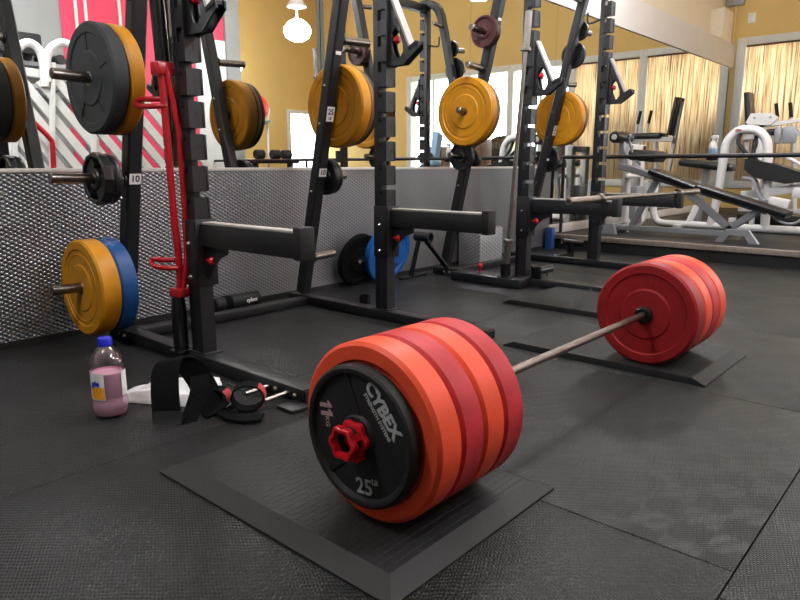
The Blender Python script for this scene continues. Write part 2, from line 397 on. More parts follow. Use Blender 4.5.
# window wall
wins = [(1.05, 2.37), (-.40, .92), (-1.85, -.53), (-3.30, -1.98), (-4.75, -3.43)]
WZ0, WZ1 = .62, 2.90
mb = MB(); t0, t1 = XR, XR+.16
mb.box(t0, t1, YB-.15, 2.9, -.05, WZ0); mb.box(t0, t1, YB-.15, 2.9, WZ1, CEIL)
ys = [YB] + [q for a, b in reversed(wins) for q in (a, b)] + [2.9]
for i in range(0, len(ys), 2): mb.box(t0, t1, ys[i], ys[i+1], WZ0, WZ1)
struct('wall_east', mb, 'yellow')
for i, (a, b) in enumerate(wins):
    r = bpy.data.objects.new('window_%d' % (i+1), None); COL.objects.link(r); r.location = (XR, (a+b)/2, WZ0); r['kind'] = 'structure'
    h = (b-a)/2; H = WZ1-WZ0
    mb = MB(); mb.box(-.025, .10, -h-(.066 if i < 4 else .135), -h+.005, -.12, H+.115, .004); mb.box(-.025, .10, h-.005, h+(.064 if i else .135), -.12, H+.115, .004); mb.box(-.026, .10, -h, h, H-.005, H+.114, .004); mb.box(-.04, .10, -h-.06, h+.06, -.12, .005, .004)
    if i > 0: mb.box(.03, .07, -.025, .025, 0, H)
    obj('window_frame', mb, 'trim', r)
    mb = MB(); mb.box(.075, .082, -h, h, 0, H); obj('window_pane', mb, 'glass', r)
    if i < 2:
        bl = thing('bamboo_blind', ['natural bamboo reed blind filling the window nearest the corner of the mirror', 'bamboo reed blind seen only in the mirror, second window from corner'][i], 'blind', (XR+.03, (a+b)/2, WZ0), group='bamboo blinds')
        mb = MB()
        k = 90
        for j in range(k):
            y = -h+.01+(2*h-.02)*(j+.5)/k; mb.lathe([(.0078, .01), (.0078, H-.01)], (0, y, 0), 'Z', 6)
        obj('reeds', mb, 'bamboo', bl); mb = MB(); mb.box(-.012, .012, -h+.004, h-.004, H-.035, H-.002, .003); obj('head_rail', mb, 'wood', bl)
mb = MB(); mb.box(XL-.15, XL, YB, 2.72, -.05, CEIL); struct('wall_west', mb, 'greywall')

mb = MB(); mb.box(XL, XR, YB, 2.72, CEIL, CEIL+.1); struct('ceiling', mb, 'cream')
# red partition further into the gym (seen in the mirror), with a grey end post
ry = 2*MIRY-9.2
pr = [vat(x, 30, 9.2).x for x in (72, 226, 240)]
mb = MB(); mb.box(pr[0], pr[1], ry-.12, ry, 0, CEIL); struct('wall_partition', mb, 'redwall')
q = vat(-60, 30, 9.2).x; mb = MB(); mb.box(q, pr[0], ry-.10, ry-.02, 0, CEIL); struct('wall_partition_grey', mb, 'greywall')
mb = MB(); q = vat(196, 36, 9.2); mb.box(q.x, pr[1], ry, ry+.03, 0, q.z, .004); struct('trim_partition_board', mb, 'white')
mb = MB(); mb.box(pr[1], pr[2], ry-.16, ry+.06, 0, CEIL, .005); struct('trim_partition_post', mb, 'greywall')
mb = MB()
for x in (86, 96, 130): 
    q = vat(x, 20, 9.2); mb.box(q.x-.02, q.x+.02, ry-.005, ry+.03, 0, CEIL)
struct('trim_partition', mb, 'white')
# tall bright window in the far wall
q0, q1 = vat(291, 110, 2*MIRY-YB), vat(336, 110, 2*MIRY-YB); wt = q0.z-.06
mb = MB(); mb.box(XL, q0.x, YB-.15, YB, -.05, CEIL); mb.box(q1.x, XR, YB-.15, YB, -.05, CEIL); mb.box(q0.x, q1.x, YB-.15, YB, wt, CEIL); mb.box(q0.x, q1.x, YB-.15, YB, -.05, .3); struct('wall_south', mb, 'yellow')
r = bpy.data.objects.new('window_6', None); COL.objects.link(r); r.location = ((q0.x+q1.x)/2, YB, 0); r['kind'] = 'structure'
w = (q1.x-q0.x)/2
mb = MB(); mb.box(-w, w, -.10, -.09, .3, wt); obj('window_pane', mb, 'glass', r)
mb = MB(); mb.box(-w-.08, -w+.02, -.11, .03, .2, wt+.08, .004); mb.box(w-.02, w+.08, -.11, .03, .2, wt+.08, .004); mb.box(-w, w, -.11, .031, wt-.01, wt+.079, .004); mb.box(-w, w, -.11, .04, .2, .31, .004); obj('window_frame', mb, 'trim', r)
# wall fittings right of the soffit
c = at(727, 4, 0, XR)
t = thing('junction_box', 'grey electrical box high in the corner above the soffit', 'electrical box', (XR, 2.58, c.z+.06))
mb = MB(); mb.box(-.10, -.005, -.13, .13, -.12, .2, .01); obj('box_body', mb, 'silver', t)
mb = MB(); mb.tube([(-.04, 0, -.12), (-.04, 0, -.78)], .018); obj('conduit', mb, 'yellow', t)
c = at(752, 18, 0, XR)
t = thing('wall_plate', 'small white blank cover plate on the mustard wall', 'cover plate', (XR, c.y, c.z))
mb = MB(); mb.box(-.012, -.002, -.06, .06, -.08, .08, .004); obj('cover', mb, 'white', t)
mb = MB(); mb.cyl((-.014, 0, .05), (-.010, 0, .05), .006, 10); obj('screw', mb, 'chrome', t)
mb = MB(); mb.cyl((-.014, 0, -.05), (-.010, 0, -.05), .006, 10); obj('screw', mb, 'chrome', t)
# hedge outside the windows and pale paving
for i, (y, h, d) in enumerate(((2.25, 1.80, .20), (.70, 1.95, .20), (-.85, 1.7, .20), (-2.4, 1.6, .20))):
    mb = MB(); mb.ball((0, 0, h*.48), 1, 20, 14, (d, .72, h*.52))
    for v in mb.bm.verts: v.co += V((random.uniform(-.06, .06), random.uniform(-.06, .06), random.uniform(-.06, .06)))
    o = obj('garden_shrub', mb, 'hedge', None, (12.14, y, -.05)); tag(o, 'dark garden shrub outside the window wall, a shadow behind the blinds', 'shrub', 'shrubs outside the windows')
mb = MB(); mb.box(XR+.16, 20, -14, 8, -.15, -.05); struct('ground_outside', mb, 'cream')

# ------------------------------------------------------------------ pendant lamps
def pendant(loc, label):
    t = thing('pendant_lamp', label, 'lamp', loc, group='opal pendant lamps')
    mb = MB(); mb.lathe([(0, -.16), (.10, -.155), (.18, -.11), (.215, -.03), (.20, .05), (.14, .12), (.07, .16), (0, .165)], (0, 0, 0), 'Z', 28); obj('lamp_shade', mb, 'globe', t)
    mb = MB(); mb.lathe([(.0, .5), (.05, .5), (.09, .46), (.15, .36), (.155, .345), (.0, .345)], (0, 0, 0), 'Z', 24); obj('reflector_cap', mb, 'white', t)
    mb = MB(); mb.tube([(0, 0, .15), (0, 0, .36)], .02); mb.tube([(0, 0, .49), (0, 0, CEIL-loc[2])], .012); obj('stem', mb, 'white', t)
    mb = MB(); mb.lathe([(0, 0), (.07, 0), (.05, -.03), (0, -.035)], (0, 0, CEIL-loc[2]), 'Z', 20); obj('ceiling_rose', mb, 'white', t)
    return t
p0 = pendant((6.15, -2.30, 3.0), 'white opal pendant lamp mirrored against the mustard wall above the amber plates')
for (x, y), l in {(6.05, 1.17): 'opal pendant lamp mirrored at the top edge above the maroon plate', (2.25, -2.35): 'opal pendant lamp mirrored as a white glare left of the red wall',
               (2.25, 1.0): 'opal pendant lamp hanging over the barbell, above the picture', (-1.5, 1.0): 'opal pendant lamp hanging over the water bottle side, above the picture', (1.1, -1.3): 'opal pendant lamp hanging over the open floor right of the bar, above the picture',
               (4.6, -6.2): 'added pendant lamp far back, unseen behind the grey-black bumper, brightening the far wall', (7.9, -6.6): 'added pendant lamp near the far windows, brightening the far wall'}.items():  # the two far-back lamps are additions, kept hidden, to brighten the mirrored far wall
    dup(p0, (x, y, 3.05), l)

# ------------------------------------------------------------------ deadlift pads
def deadlift_pad(cx, cy, sx, sy, label, h=.03, u=.055):
    mb = MB(); a, b, v = sx/2, sy/2, .055
    lo = [(-a, -b), (a, -b), (a, b), (-a, b)]; hi = [(-a+u, -b+v), (a-u, -b+v), (a-u, b-v), (-a+u, b-v)]
    A = [mb.bm.verts.new((x, y, 0)) for x, y in lo]; A2 = [mb.bm.verts.new((x, y, .006)) for x, y in lo]; B = [mb.bm.verts.new((x, y, h)) for x, y in hi]
    mb._f(A[::-1]); mb._f(B)
    for i in range(4):
        mb._f((A[i], A[(i+1) % 4], A2[(i+1) % 4], A2[i])); mb._f((A2[i], A2[(i+1) % 4], B[(i+1) % 4], B[i]))
    o = obj('deadlift_pad', mb, 'padtop', None, (cx, cy, 0), 10); tag(o, label, 'mat', 'deadlift pads'); return o
deadlift_pad(.155, .217, .685, .935, 'black rubber deadlift pad under the near stack of red plates')
deadlift_pad(1.995, .20, .60, .98, 'black rubber deadlift pad under the far stack of red plates', u=.004)
deadlift_pad(2.93, .80, .66, .95, 'black rubber deadlift pad lying empty beyond the far red plates', u=.004)

# ------------------------------------------------------------------ plates (axis X, origin at centre)
def bumper_prof(r, th, rim=.19, hub=.47, rec=.007, hole=.0255):
    h = th/2; c = min(.010, th*.14)
    half = [(hole, h-.003), (hole+.003, h), (r*hub, h), (r*hub+.008, h-rec), (r*(1-rim)-.006, h-rec), (r*(1-rim), h), (r-c, h-.0005), (r, h-c)]
    return half + [(a, -b) for a, b in reversed(half)]
def bumper(label, group, m, r, th, loc, txt=None, kind='bumper', tm=None):
    t = thing('bumper_plate', label, 'weight plate', loc, group=group)
    mb = MB(); mb.lathe(bumper_prof(r, th, rec=.010 if kind == 'deep' else .006), (0, 0, 0), 'X', 72, close=True)
    if kind == 'amber':
        for s in (-1, 1):
            for rr in (.70, .40):
                mb.lathe([(r*rr-.003, s*(th/2-.006)), (r*rr-.001, s*(th/2-.003)), (r*rr+.001, s*(th/2-.003)), (r*rr+.003, s*(th/2-.006))], (0, 0, 0), 'X', 60, close=True)
    obj('plate_body', mb, m, t)
    mb = MB(); mb.lathe([(.0252, -th/2-.001), (.031, -th/2-.001), (.034, -th/2+.004), (.034, th/2-.004), (.031, th/2+.001), (.0252, th/2+.001)], (0, 0, 0), 'X', 28, close=True)
    obj('hub_ring', mb, 'chrome' if kind == 'seg' else 'darksteel', t)
    if kind == 'seg':            # radial seams moulded in the black crumb bumper
        mb = MB()
        for k in range(5):
            an = PI/2 + k*2*PI/5; d = V((0, math.cos(an), math.sin(an))); e = V((0, -math.sin(an), math.cos(an)))
            for s in (-1, 1):
                mb.prism([(r*.46, -.002), (r*.80, -.002), (r*.80, .002), (r*.46, .002)], V((s*(th/2-.0062), 0, 0)), d, e, (s*.003, 0, 0))
        obj('moulded_seam', mb, 'ink', t)
    if txt:
        for j, (s, an) in enumerate(txt):
            d = V((0, -math.sin(an), math.cos(an))); xd = V((0, -math.cos(an), -math.sin(an)))
            text('embossed_number', s, r*.19, tm or m, t, V((-th/2+.0055, 0, 0)) + d*(r*.63), xd, d, .0022, .0005)
    return t
AX = .2575                        # barbell axis height
RED = 'red plates loaded on the barbell'
NT = .09
nl = ['orange-red bumper plate behind the black 25 pound plate', 'crimson bumper plate second in the near stack', 'orange-red bumper plate third in the near stack', 'crimson bumper plate innermost in the near stack beside the bare shaft']
for i in range(4):
    bumper(nl[i], RED, 'orangeplate' if i % 2 == 0 else 'redplate', .2285, NT-.001, (NT*(i+.5), 0, AX), kind='deep' if i == 0 else 'bumper')
FT = .10
fl_ = ['deep red bumper plate facing the camera on the far end of the barbell', 'orange-red bumper plate second in the far stack', 'crimson bumper plate third in the far stack', 'orange-red bumper plate outermost in the far stack']
XF = 1.742
for i in range(4):
    bumper(fl_[i], RED, ['deepred', 'orangeplate', 'redplate', 'orangeplate'][i], .225, FT-.001, (XF+FT*(i+.5), 0, AX), txt=[('45', 0.15), ('LB', PI-.25)] if i == 0 else None)
# the black 25 lb plate
t = thing('iron_plate', 'black 25 pound plate with grey lettering on the near end of the barbell', 'weight plate', (-.019, 0, AX))
mb = MB(); r = .18
mb.lathe([(.026, -.0165), (.052, -.0165), (.058, -.008), (r*.86, -.006), (r*.885, -.0165), (r*.905, -.0185), (r*.95, -.0185), (r*.985, -.014), (r, -.004), (r, .010), (r*.97, .0185), (.026, .0185)], (0, 0, 0), 'X', 96, close=True)
obj('plate_body', mb, 'rubber', t)
mb = MB()
for an in (105, -25, 228):       # raised three-way spokes (angle on the face, camera's right = 0)
    a = math.radians(an); d = V((0, -math.cos(a), math.sin(a))); e = V((0, math.sin(a), math.cos(a)))
    mb.prism([(.05, -.024), (r*.87, -.005), (r*.87, .005), (.05, .024)], V((-.0105, 0, 0)), d, e, (.008, 0, 0))
obj('spoke', mb, 'rubber', t)
def face_text(name, s, size, an, rad, turn, bold=0, m='greyink', x=-.0072):
    a = math.radians(an); b = math.radians(turn)
    pos = V((x, -math.cos(a)*rad, math.sin(a)*rad))
    text(name, s, size, m, t, pos, (0, -math.cos(b), math.sin(b)), (0, math.sin(b), math.cos(b)), .0006, bold)
face_text('brand_lettering', 'CYBEX', .047, 48, .117, -51, .0022)
face_text('brand_lettering', 'STRENGTH SYSTEMS', .0138, 47, .089, -51, .0005)
face_text('pound_number', '25', .056, -83, .128, 6, .0010)
face_text('pound_unit', 'LB', .020, -64, .116, 6, .0004)
mb = MB(); a_ = math.radians(160); b_ = math.radians(-82); xd_ = V((0, -math.cos(b_), math.sin(b_))); yd_ = V((0, math.sin(b_), math.cos(b_)))
one = [(-.0055, -.022), (.0055, -.022), (.0055, .022), (-.001, .022), (-.012, .013), (-.012, .006), (-.0055, .009)]
for q_ in (-.011, .011): mb.prism(one, V((-.0072, -math.cos(a_)*.122, math.sin(a_)*.122)) + xd_*q_, xd_, yd_, (-.0008, 0, 0))
obj('kilo_number', mb, 'pinkink', t)
face_text('kilo_unit', 'KG', .020, 175, .112, -84, .0004, 'pinkink')
# barbell
t = thing('barbell', 'long steel barbell on the floor loaded with red plates', 'barbell', (0, 0, AX))
SI, SO = .372, 1.73
mb = MB(); mb.cyl((SI-.01, 0, 0), (SO+.01, 0, 0), .0145, 24); obj('shaft', mb, 'shaft', t)
for a, b, c in ((SI-.03, SI, -.045), (SO+.03, SO, SO+.46)):
    s = 1 if b < 1 else -1
    mb = MB(); mb.lathe([(.0150, b+.012*s), (.030, b+.012*s), (.0375, b+.006*s), (.0375, b-.006*s), (.0248, b-.008*s), (.0150, b-.008*s)], (0, 0, 0), 'X', 32, close=True); obj('sleeve_collar', mb, 'blackgloss', t)
    mb = MB(); mb.cyl((b, 0, 0), (c, 0, 0), .0245, 32); obj('sleeve', mb, 'steel', t)
# lock collar
t = thing('lock_collar', 'red plastic lock collar clamped outside the black 25 pound plate', 'collar', (0, 0, AX))
lob = lambda th: 1 + .085*math.cos(6*th)
mb = MB(); mb.lathe([(.0305, -.088), (.038, -.088), (.041, -.085), (.041, -.072), (.037, -.069), (.0290, -.069)], (0, 0, 0), 'X', 72, lob, True)
mb.lathe([(.0262, -.052), (.040, -.052), (.045, -.049), (.045, -.0385), (.0262, -.0385)], (0, 0, 0), 'X', 72, lob, True)
for k in range(3): 
    an = 2*PI*k/3+.5; d = V((0, math.cos(an), math.sin(an))); e = V((0, -math.sin(an), math.cos(an)))
    mb.prism([(.031, -.009), (.0395, -.009), (.0395, .009), (.031, .009)], V((-.07, 0, 0)), d, e, (.020, 0, 0))
obj('collar_ring', mb, 'redplastic', t)
mb = MB(); mb.lathe([(.0264, -.069), (.033, -.069), (.033, -.051), (.0264, -.051)], (0, 0, 0), 'X', 40, None, True); obj('grip_band', mb, 'rubber', t)
mb = MB(); mb.prism([(-.03, -.046), (.022, -.046), (.022, -.040), (-.03, -.040)], V((-.066, 0, 0)), (0, 1, 0), (0, 0, 1), (.028, 0, 0)); obj('latch_lever', mb, 'redplastic', t)

# ------------------------------------------------------------------ racks
def post_y(z): return 2.33-.235*z
SW = 1.23                        # spacing of the uprights
def bolt_mesh():
    mb = MB(); mb.lathe([(0, -.012), (.006, -.012), (.010, -.007), (.011, 0)], (0, 0, 0), 'X', 6); return mb
BOLT = None
def bolt(parent, p, rot=(0, 0, 0)):
    global BOLT
    if BOLT is None:
        BOLT = obj('bolt', bolt_mesh(), 'chrome', parent, p); BOLT.rotation_euler = rot; return BOLT
    o = link_copy(BOLT, parent); o.location = p; o.rotation_euler = rot; return o
def sticker(parent, x, z, s, sub=None, size=.04, side=-1):
    y = post_y(z); sl = -.235
    yd = V((0, sl, 1)).normalized(); xd = V((0, -1, sl)).normalized() if side < 0 else None
    return None
def make_rack(x0, label, horns, stick, inner_pegs, slots=1.437):
    t = thing('power_rack', label, 'squat rack', (x0, 0, 0), group='power racks')
    UH = 2.56
    for k, ux in enumerate((0, SW)):
        mb = MB()                # upright: channel with saw-toothed front, a notch every 13 cm
        yb, ym, yf = 1.608, 1.556, 1.512
        zs = [slots - .1345*j for j in range(-8, 10)]
        lows = sorted(q for q in zs if .62 < q < 2.5)
        mb.box(ux, ux+.068, yf+.060, yb, .03, UH, .003)
        prev = .03
        for q in lows:
            mb.box(ux, ux+.068, yf, yf+.061, prev, q-.030); mb.box(ux, ux+.068, yf, yf+.036, q-.0302, q); prev = q+.025
        mb.box(ux, ux+.068, yf, yf+.061, prev, UH)
        prev = .40
        for q in lows:
            if q > .75: mb.box(ux+.066, ux+.077, yf-.003, yf+.034, prev, q-.002, .002)
            prev = q+.026
        up = obj('upright', mb, 'black', t)
        for j, q in enumerate(sorted(lows, reverse=True)):
            n = 7 + j - len([s for s in lows if s > slots+.01])
            if 1 <= n <= 14: text('position_number', str(n), .030, 'ink', up, (ux+.040, yf-.0004, q-.055), (1, 0, 0), (0, 0, 1), .0004, .001)
        mb = MB(); mb.box(ux-.012, ux+.087, 1.49, 1.63, .058, .066, .002); obj('foot_plate', mb, 'black', t)
        for zz in (.16, .34):
            mb = MB(); mb.lathe([(.0, yf-.0012), (.011, yf-.0012), (.011, yf+.002), (0, yf+.002)], (ux+.038, 0, zz), 'Y', 14); obj('pin_hole', mb, 'ink', up)
        # leaning rear post, curved over to the upright
        path = [(ux+.0375, post_y(.07), .07), (ux+.0375, post_y(2.2), 2.2)] + [(ux+.0375, y, z) for y, z in ((1.785, 2.30), (1.765, 2.38), (1.735, 2.44), (1.69, 2.49), (1.64, 2.512), (1.60, 2.52))]
        mb = MB(); mb.bar(path, .075, .075, (0, 1, 0)); rp = obj('rear_post', mb, 'black', t)
        mb = MB(); mb.box(ux-.022, ux+.056, .80, 2.40, .003, .060, .004)
        mb.box(ux-.016, ux+.05, .79, .80, .010, .052); obj('base_runner', mb, 'black', t)
        for yy in ((.845, .965) if k == 0 else (.9,)): bolt(t, (ux-.022, yy, .03))
        for yy in (2.22, 2.275): bolt(t, (ux-.022, yy, .03))
        s = -1 if k == 0 else 1
        for zz in (1.15, 1.37, .74): bolt(t, (ux+.0, post_y(zz), zz))
        for (zh, L) in horns[k]:
            y = post_y(zh); xs_ = ux if k == 0 else ux+.075
            mb = MB(); mb.cyl((xs_, y, zh), (xs_+s*L, y, zh+.012), .0245, 24); h = obj('weight_horn', mb, 'darksteel', t)
            mb = MB(); mb.lathe([(.0, 0), (.036, 0), (.036, s*.010), (0, s*.010)], (xs_, y, zh), 'X', 24); obj('horn_flange', mb, 'black', h)
        for zh in inner_pegs:
            y = post_y(zh); xs_ = ux+.075 if k == 0 else ux
            mb = MB(); mb.cyl((xs_, y, zh), (xs_-s*.13, y, zh+.01), .02, 18); obj('storage_peg', mb, 'darksteel', t)
        for zs_, txt, sub in stick[k]:
            y = post_y(zs_); n = V((0, -1, -.235)).normalized(); yd = V((0, -.235, 1)).normalized()
            c = V((ux+.0375, y, zs_)) + n*.0385
            mb = MB(); h2 = (.026 if txt else .010) if not sub else .044; hw = .03 if txt else .021
            mb.prism([(-hw, -h2), (hw, -h2), (hw, h2), (-hw, h2)], c-n*.001, (1, 0, 0), yd, n*.0016); st = obj('weight_sticker', mb, 'sticker', t)
            if txt: text('sticker_number', txt, .046, 'ink', st, c + n*.0009 + yd*(.012 if sub else 0), (1, 0, 0), yd, .0004, .001)
            if sub: text('sticker_unit', sub, .022, 'ink', st, c + n*.0009 - yd*.026, (1, 0, 0), yd, .0004, .0006)
    mb = MB(); mb.box(.073, SW-.02, 2.20, 2.27, .004, .054, .004); obj('rear_crossbeam', mb, 'black', t)
    mb = MB(); mb.box(.075, SW, 1.525, 1.600, 2.44, 2.515, .004); obj('top_crossbeam', mb, 'black', t)
    return t
# band pegs, bolts and bracket details are children of their rack
rk1 = make_rack(.49, 'black power rack nearest the camera with red dip handles on its left upright',
      [[(.30, .345), (.835, .345), (1.28, .335), (1.66, .335)], [(.30, .20), (.825, .20), (1.255, .20), (1.63, .24)]],
      [[(.845, '10', None), (1.70, '', None)], [(.865, '10', None), (1.215, '25', 'LB'), (1.56, '', None)]], [2.28], 1.437)
rk2 = make_rack(3.28, 'black power rack farther along the wall holding a barbell across its arms',
      [[(.965, .20), (1.298, .20), (1.62, .20), (1.865, .24)], [(.945, .20), (1.32, .20), (1.62, .20), (1.86, .20), (2.06, .24)]],
      [[(1.97, '', None)], [(.96, '', None), (1.22, '25', 'LB')]], [2.28], 1.44)
for y in (1.01, .890):           # two steel band pegs on the near runner
    mb = MB(); mb.cyl((-.022, y, .030), (-.135, y, .027), .0095, 16); obj('band_peg', mb, 'steel', rk1)
mb = MB(); mb.box(-.11, -.022, .755, .85, .0, .012, .003); obj('anchor_tab', mb, 'black', rk1)
mb = MB(); mb.lathe([(.027, 0), (.034, 0), (.034, .20), (.027, .26)], (-.034, 1.642, .06), 'Z', 28, None, True); mb.box(-.075, -.0, 1.60, 1.68, .05, .07, .003); obj('bar_holder', mb, 'blackgloss', rk1)
mb = MB(); mb.lathe([(.027, 0), (.034, 0), (.034, .10), (.027, .10)], (SW+.105, 1.80, .0), 'Z', 28, None, True); mb.box(SW+.05, SW+.14, 1.77, 1.83, 0, .012); obj('bar_holder', mb, 'blackgloss', rk1)
mb = MB(); mb.lathe([(.030, 0), (.038, 0), (.038, .11), (.030, .11)], (-.145, 1.60, .066), 'Z', 28, None, True); mb.box(-.185, -.03, 1.55, 1.65, .066, .080, .003); obj('bar_holder', mb, 'blackgloss', rk2)
mb = MB(); mb.box(-.19, -.022, 1.45, 2.08, .003, .070, .004); obj('outrigger_base', mb, 'black', rk2)
mb = MB(); mb.cyl((.0, 1.42, .115), (.22, 1.42, .115), .030, 24); mb.box(-.01, .02, 1.38, 1.46, .06, .155, .004); obj('landmine_sleeve', mb, 'blackgloss', rk2)
mb = MB(); mb.cyl((.17, 1.42, .05), (.17, 1.42, .09), .006, 10); obj('stop_pin', mb, 'steel', rk2)
mb = MB(); mb.cyl((-.09, 1.87, .065), (-.09, 1.87, .115), .008, 10); mb.ball((-.09, 1.87, .125), .022); obj('pull_knob', mb, 'redplastic', rk2)
mb = MB(); mb.cyl((SW+.45, 2.0, .0), (SW+.45, 2.0, .14), .035, 18); mb.cyl((SW+.38, 2.06, .16), (SW+.54, 1.92, .13), .036, 20); mb.box(SW+.05, SW+.45, 1.97, 2.03, .01, .05, .003); obj('landmine_sleeve', mb, 'blackgloss', rk2)
mb = MB(); mb.tube(spline([(SW+.037, 1.61, 2.12), (SW+.037, 1.70, 2.10), (SW+.037, 1.735, 2.11), (SW+.037, 1.74, 2.19)], 5), .008); obj('utility_hook', mb, 'black', rk2)

def spotter_arm(x, label, mark=None, bz=0):
    t = thing('spotter_arm', label, 'safety arm', (x, 1.56, .605+bz), group='safety spotter arms')
    mb = MB(); mb.box(-.03, .03, -.70, -.062, -.05, .046, .003); obj('arm_beam', mb, 'black', t)
    mb = MB(); mb.box(-.027, .027, -.685, -.08, .046, .0555, .002); obj('wear_strip', mb, 'uhmw', t)
    mb = MB(); mb.box(-.036, .036, -.745, -.70, -.055, .070, .006); obj('end_stop', mb, 'rubber', t)
    mb = MB(); mb.box(-.050, -.040, -.062, .045, -.23, .065, .004); mb.box(.040, .050, -.062, .045, -.23, .065, .004); mb.box(-.05, .05, -.066, -.050, -.23, .065, .003)
    mb.prism([(0, 0), (.16, 0), (.155, -.03), (.10, -.05), (.05, -.09), (0, -.16)], (-.006, -.062, -.05), (0, -1, 0), (0, 0, 1), (.012, 0, 0)); obj('bracket', mb, 'black', t)
    mb = MB(); mb.cyl((.0, -.06, -.115), (.0, -.098, -.115), .008, 12); mb.lathe([(0, -.092), (.013, -.092), (.020, -.100), (.021, -.112), (.014, -.122), (0, -.124)], (0, 0, -.115), 'Y', 20); obj('pull_pin', mb, 'redplastic', t)
    for z in (-.04, -.19): bolt(t, (-.05, -.005, z))
    if mark: text('arm_lettering', mark, .05, 'rubbergrey', t, (-.0306, -.42, -.003), (0, -1, 0), (0, 0, 1), .0004, .0012)
    return t
spotter_arm(.5275, 'black safety arm on the left upright of the near rack')
spotter_arm(.49+SW+.0375, 'black safety arm on the right upright of the near rack, before the blue plate')
spotter_arm(3.3175, 'black safety arm under the left sleeve end of the racked barbell')
spotter_arm(3.28+SW+.0375, 'black safety arm with lettering under the right sleeve of the racked barbell', 'CYBEX')

def j_cup(x, label, z=0):
    t = thing('j_cup', label, 'bar hook', (x, 1.512, 1.60+z), group='bar hooks on the uprights')
    pol = [(-.05, .21), (0, .21), (.145, -.08), (.20, -.052), (.222, -.06), (.222, -.09), (.115, -.166), (-.05, -.166)]
    hole = [(.030, .0), (.060, .035), (.085, .0), (.110, -.06), (.112, -.10), (.085, -.135), (.055, -.12), (.035, -.07)]
    for s in (-1, 1):
        mb = MB(); mb.prism(pol, (s*.020-.004, 0, 0), (0, -1, 0), (0, 0, 1), (.008, 0, 0), hole); obj('side_plate', mb, 'black', t)
    mb = MB(); mb.box(-.045, .045, -.012, -.002, -.166, .21, .002); obj('back_plate', mb, 'black', t)
    mb = MB(); d = V((0, -.145, -.29)).normalized(); n = V((0, -.29, .145)).normalized()
    mb.sweep([V((0, -.008, .205)), V((0, -.150, -.079))], [(-.027, 0), (.027, 0), (.027, .013), (-.027, .013)], n); obj('wear_strip', mb, 'uhmw', t)
    mb = MB(); mb.box(-.028, .028, -.215, -.145, -.088, -.066, .004, Matrix.Rotation(-.35, 3, 'X')); obj('hook_lip', mb, 'rubber', t)
    mb = MB(); mb.cyl((0, -.012, -.03), (0, -.045, -.03), .007, 12); mb.lathe([(0, -.035), (.014, -.035), (.021, -.044), (.021, -.056), (.013, -.066), (0, -.067)], (0, 0, -.03), 'Y', 20); obj('pull_pin', mb, 'redplastic', t)
    for z_ in (.15, -.03): bolt(t, (-.024, .02, z_))
    return t
j_cup(.5275, 'bar hook high on the left upright of the near rack', -.005)
j_cup(.49+SW+.0375, 'bar hook with white strip on the right upright of the near rack')
j_cup(3.3175, 'bar hook on the far rack upright beside the standing bar', -.04)
j_cup(3.28+SW+.0375, 'bar hook on the rightmost upright of the far rack', -.02)

# ------------------------------------------------------------------ plates stored on the racks
XA, XB, XC, XD = .49, .49+SW+.075, 3.28, 3.28+SW+.075     # horn roots
def on(x, s, z, off): return (x+s*off, post_y(z), z+.004)
ST = 'bumper plates stored on the racks'
bumper('thick grey-black bumper with moulded seams, outermost on the upper left horn', ST, 'rubbergrey', .243, .075, on(XA, -1, 1.28, .140), kind='seg')
bumper('amber bumper plate behind the grey-black bumper on the upper left horn', ST, 'amber', .244, .072, on(XA, -1, 1.28, .064), kind='amber')
bumper('amber bumper plate nearest the floor, above the drink bottle', ST, 'amber', .240, .098, on(XA, -1, .30, .158), kind='amber')
bumper('dark blue bumper plate behind the low amber plate', ST, 'blueplate', .240, .09, on(XA, -1, .30, .066), kind='amber')
bumper('amber bumper plate behind the leaning post marked 25', ST, 'amber', .250, .085, on(XB, 1, 1.255, .058), kind='amber')
bumper('brown bumper plate between amber and black ones on the post marked 25', ST, 'brownplate', .243, .035, on(XB, 1, 1.255, .120))
bumper('thin black bumper outermost behind the post marked 25', ST, 'rubber', .236, .03, on(XB, 1, 1.255, .155))
bumper('amber bumper plate facing the camera on the far rack left post', ST, 'amber', .258, .078, on(XC, -1, 1.298, .088), kind='amber')
bumper('brown bumper plate behind the camera-facing amber plate', ST, 'brownplate', .254, .025, on(XC, -1, 1.298, .035))
bumper('black bumper plate against the far rack left post', ST, 'rubber', .250, .018, on(XC, -1, 1.298, .012))
bumper('amber bumper plate behind the rightmost leaning post', ST, 'amber', .248, .085, on(XD, 1, 1.32, .058), kind='amber')
bumper('brown bumper plate outermost behind the rightmost leaning post', ST, 'brownplate', .246, .045, on(XD, 1, 1.32, .126))
def small_plate(label, m, r, th, loc):
    t = thing('iron_plate', label, 'weight plate', loc, group='small plates on the racks')
    mb = MB(); h = th/2
    mb.lathe([(.0255, -h), (r*.42, -h), (r*.46, -h*.4), (r*.80, -h*.4), (r*.84, -h), (r*.96, -h), (r, -h*.6), (r, h*.6), (r*.96, h), (.0255, h)], (0, 0, 0), 'X', 48, close=True); obj('plate_body', mb, m, t)
    mb = MB(); mb.lathe([(.0252, -h-.001), (.033, -h-.001), (.033, h+.001), (.0252, h+.001)], (0, 0, 0), 'X', 24, close=True); obj('hub_ring', mb, 'darksteel', t)
    return t
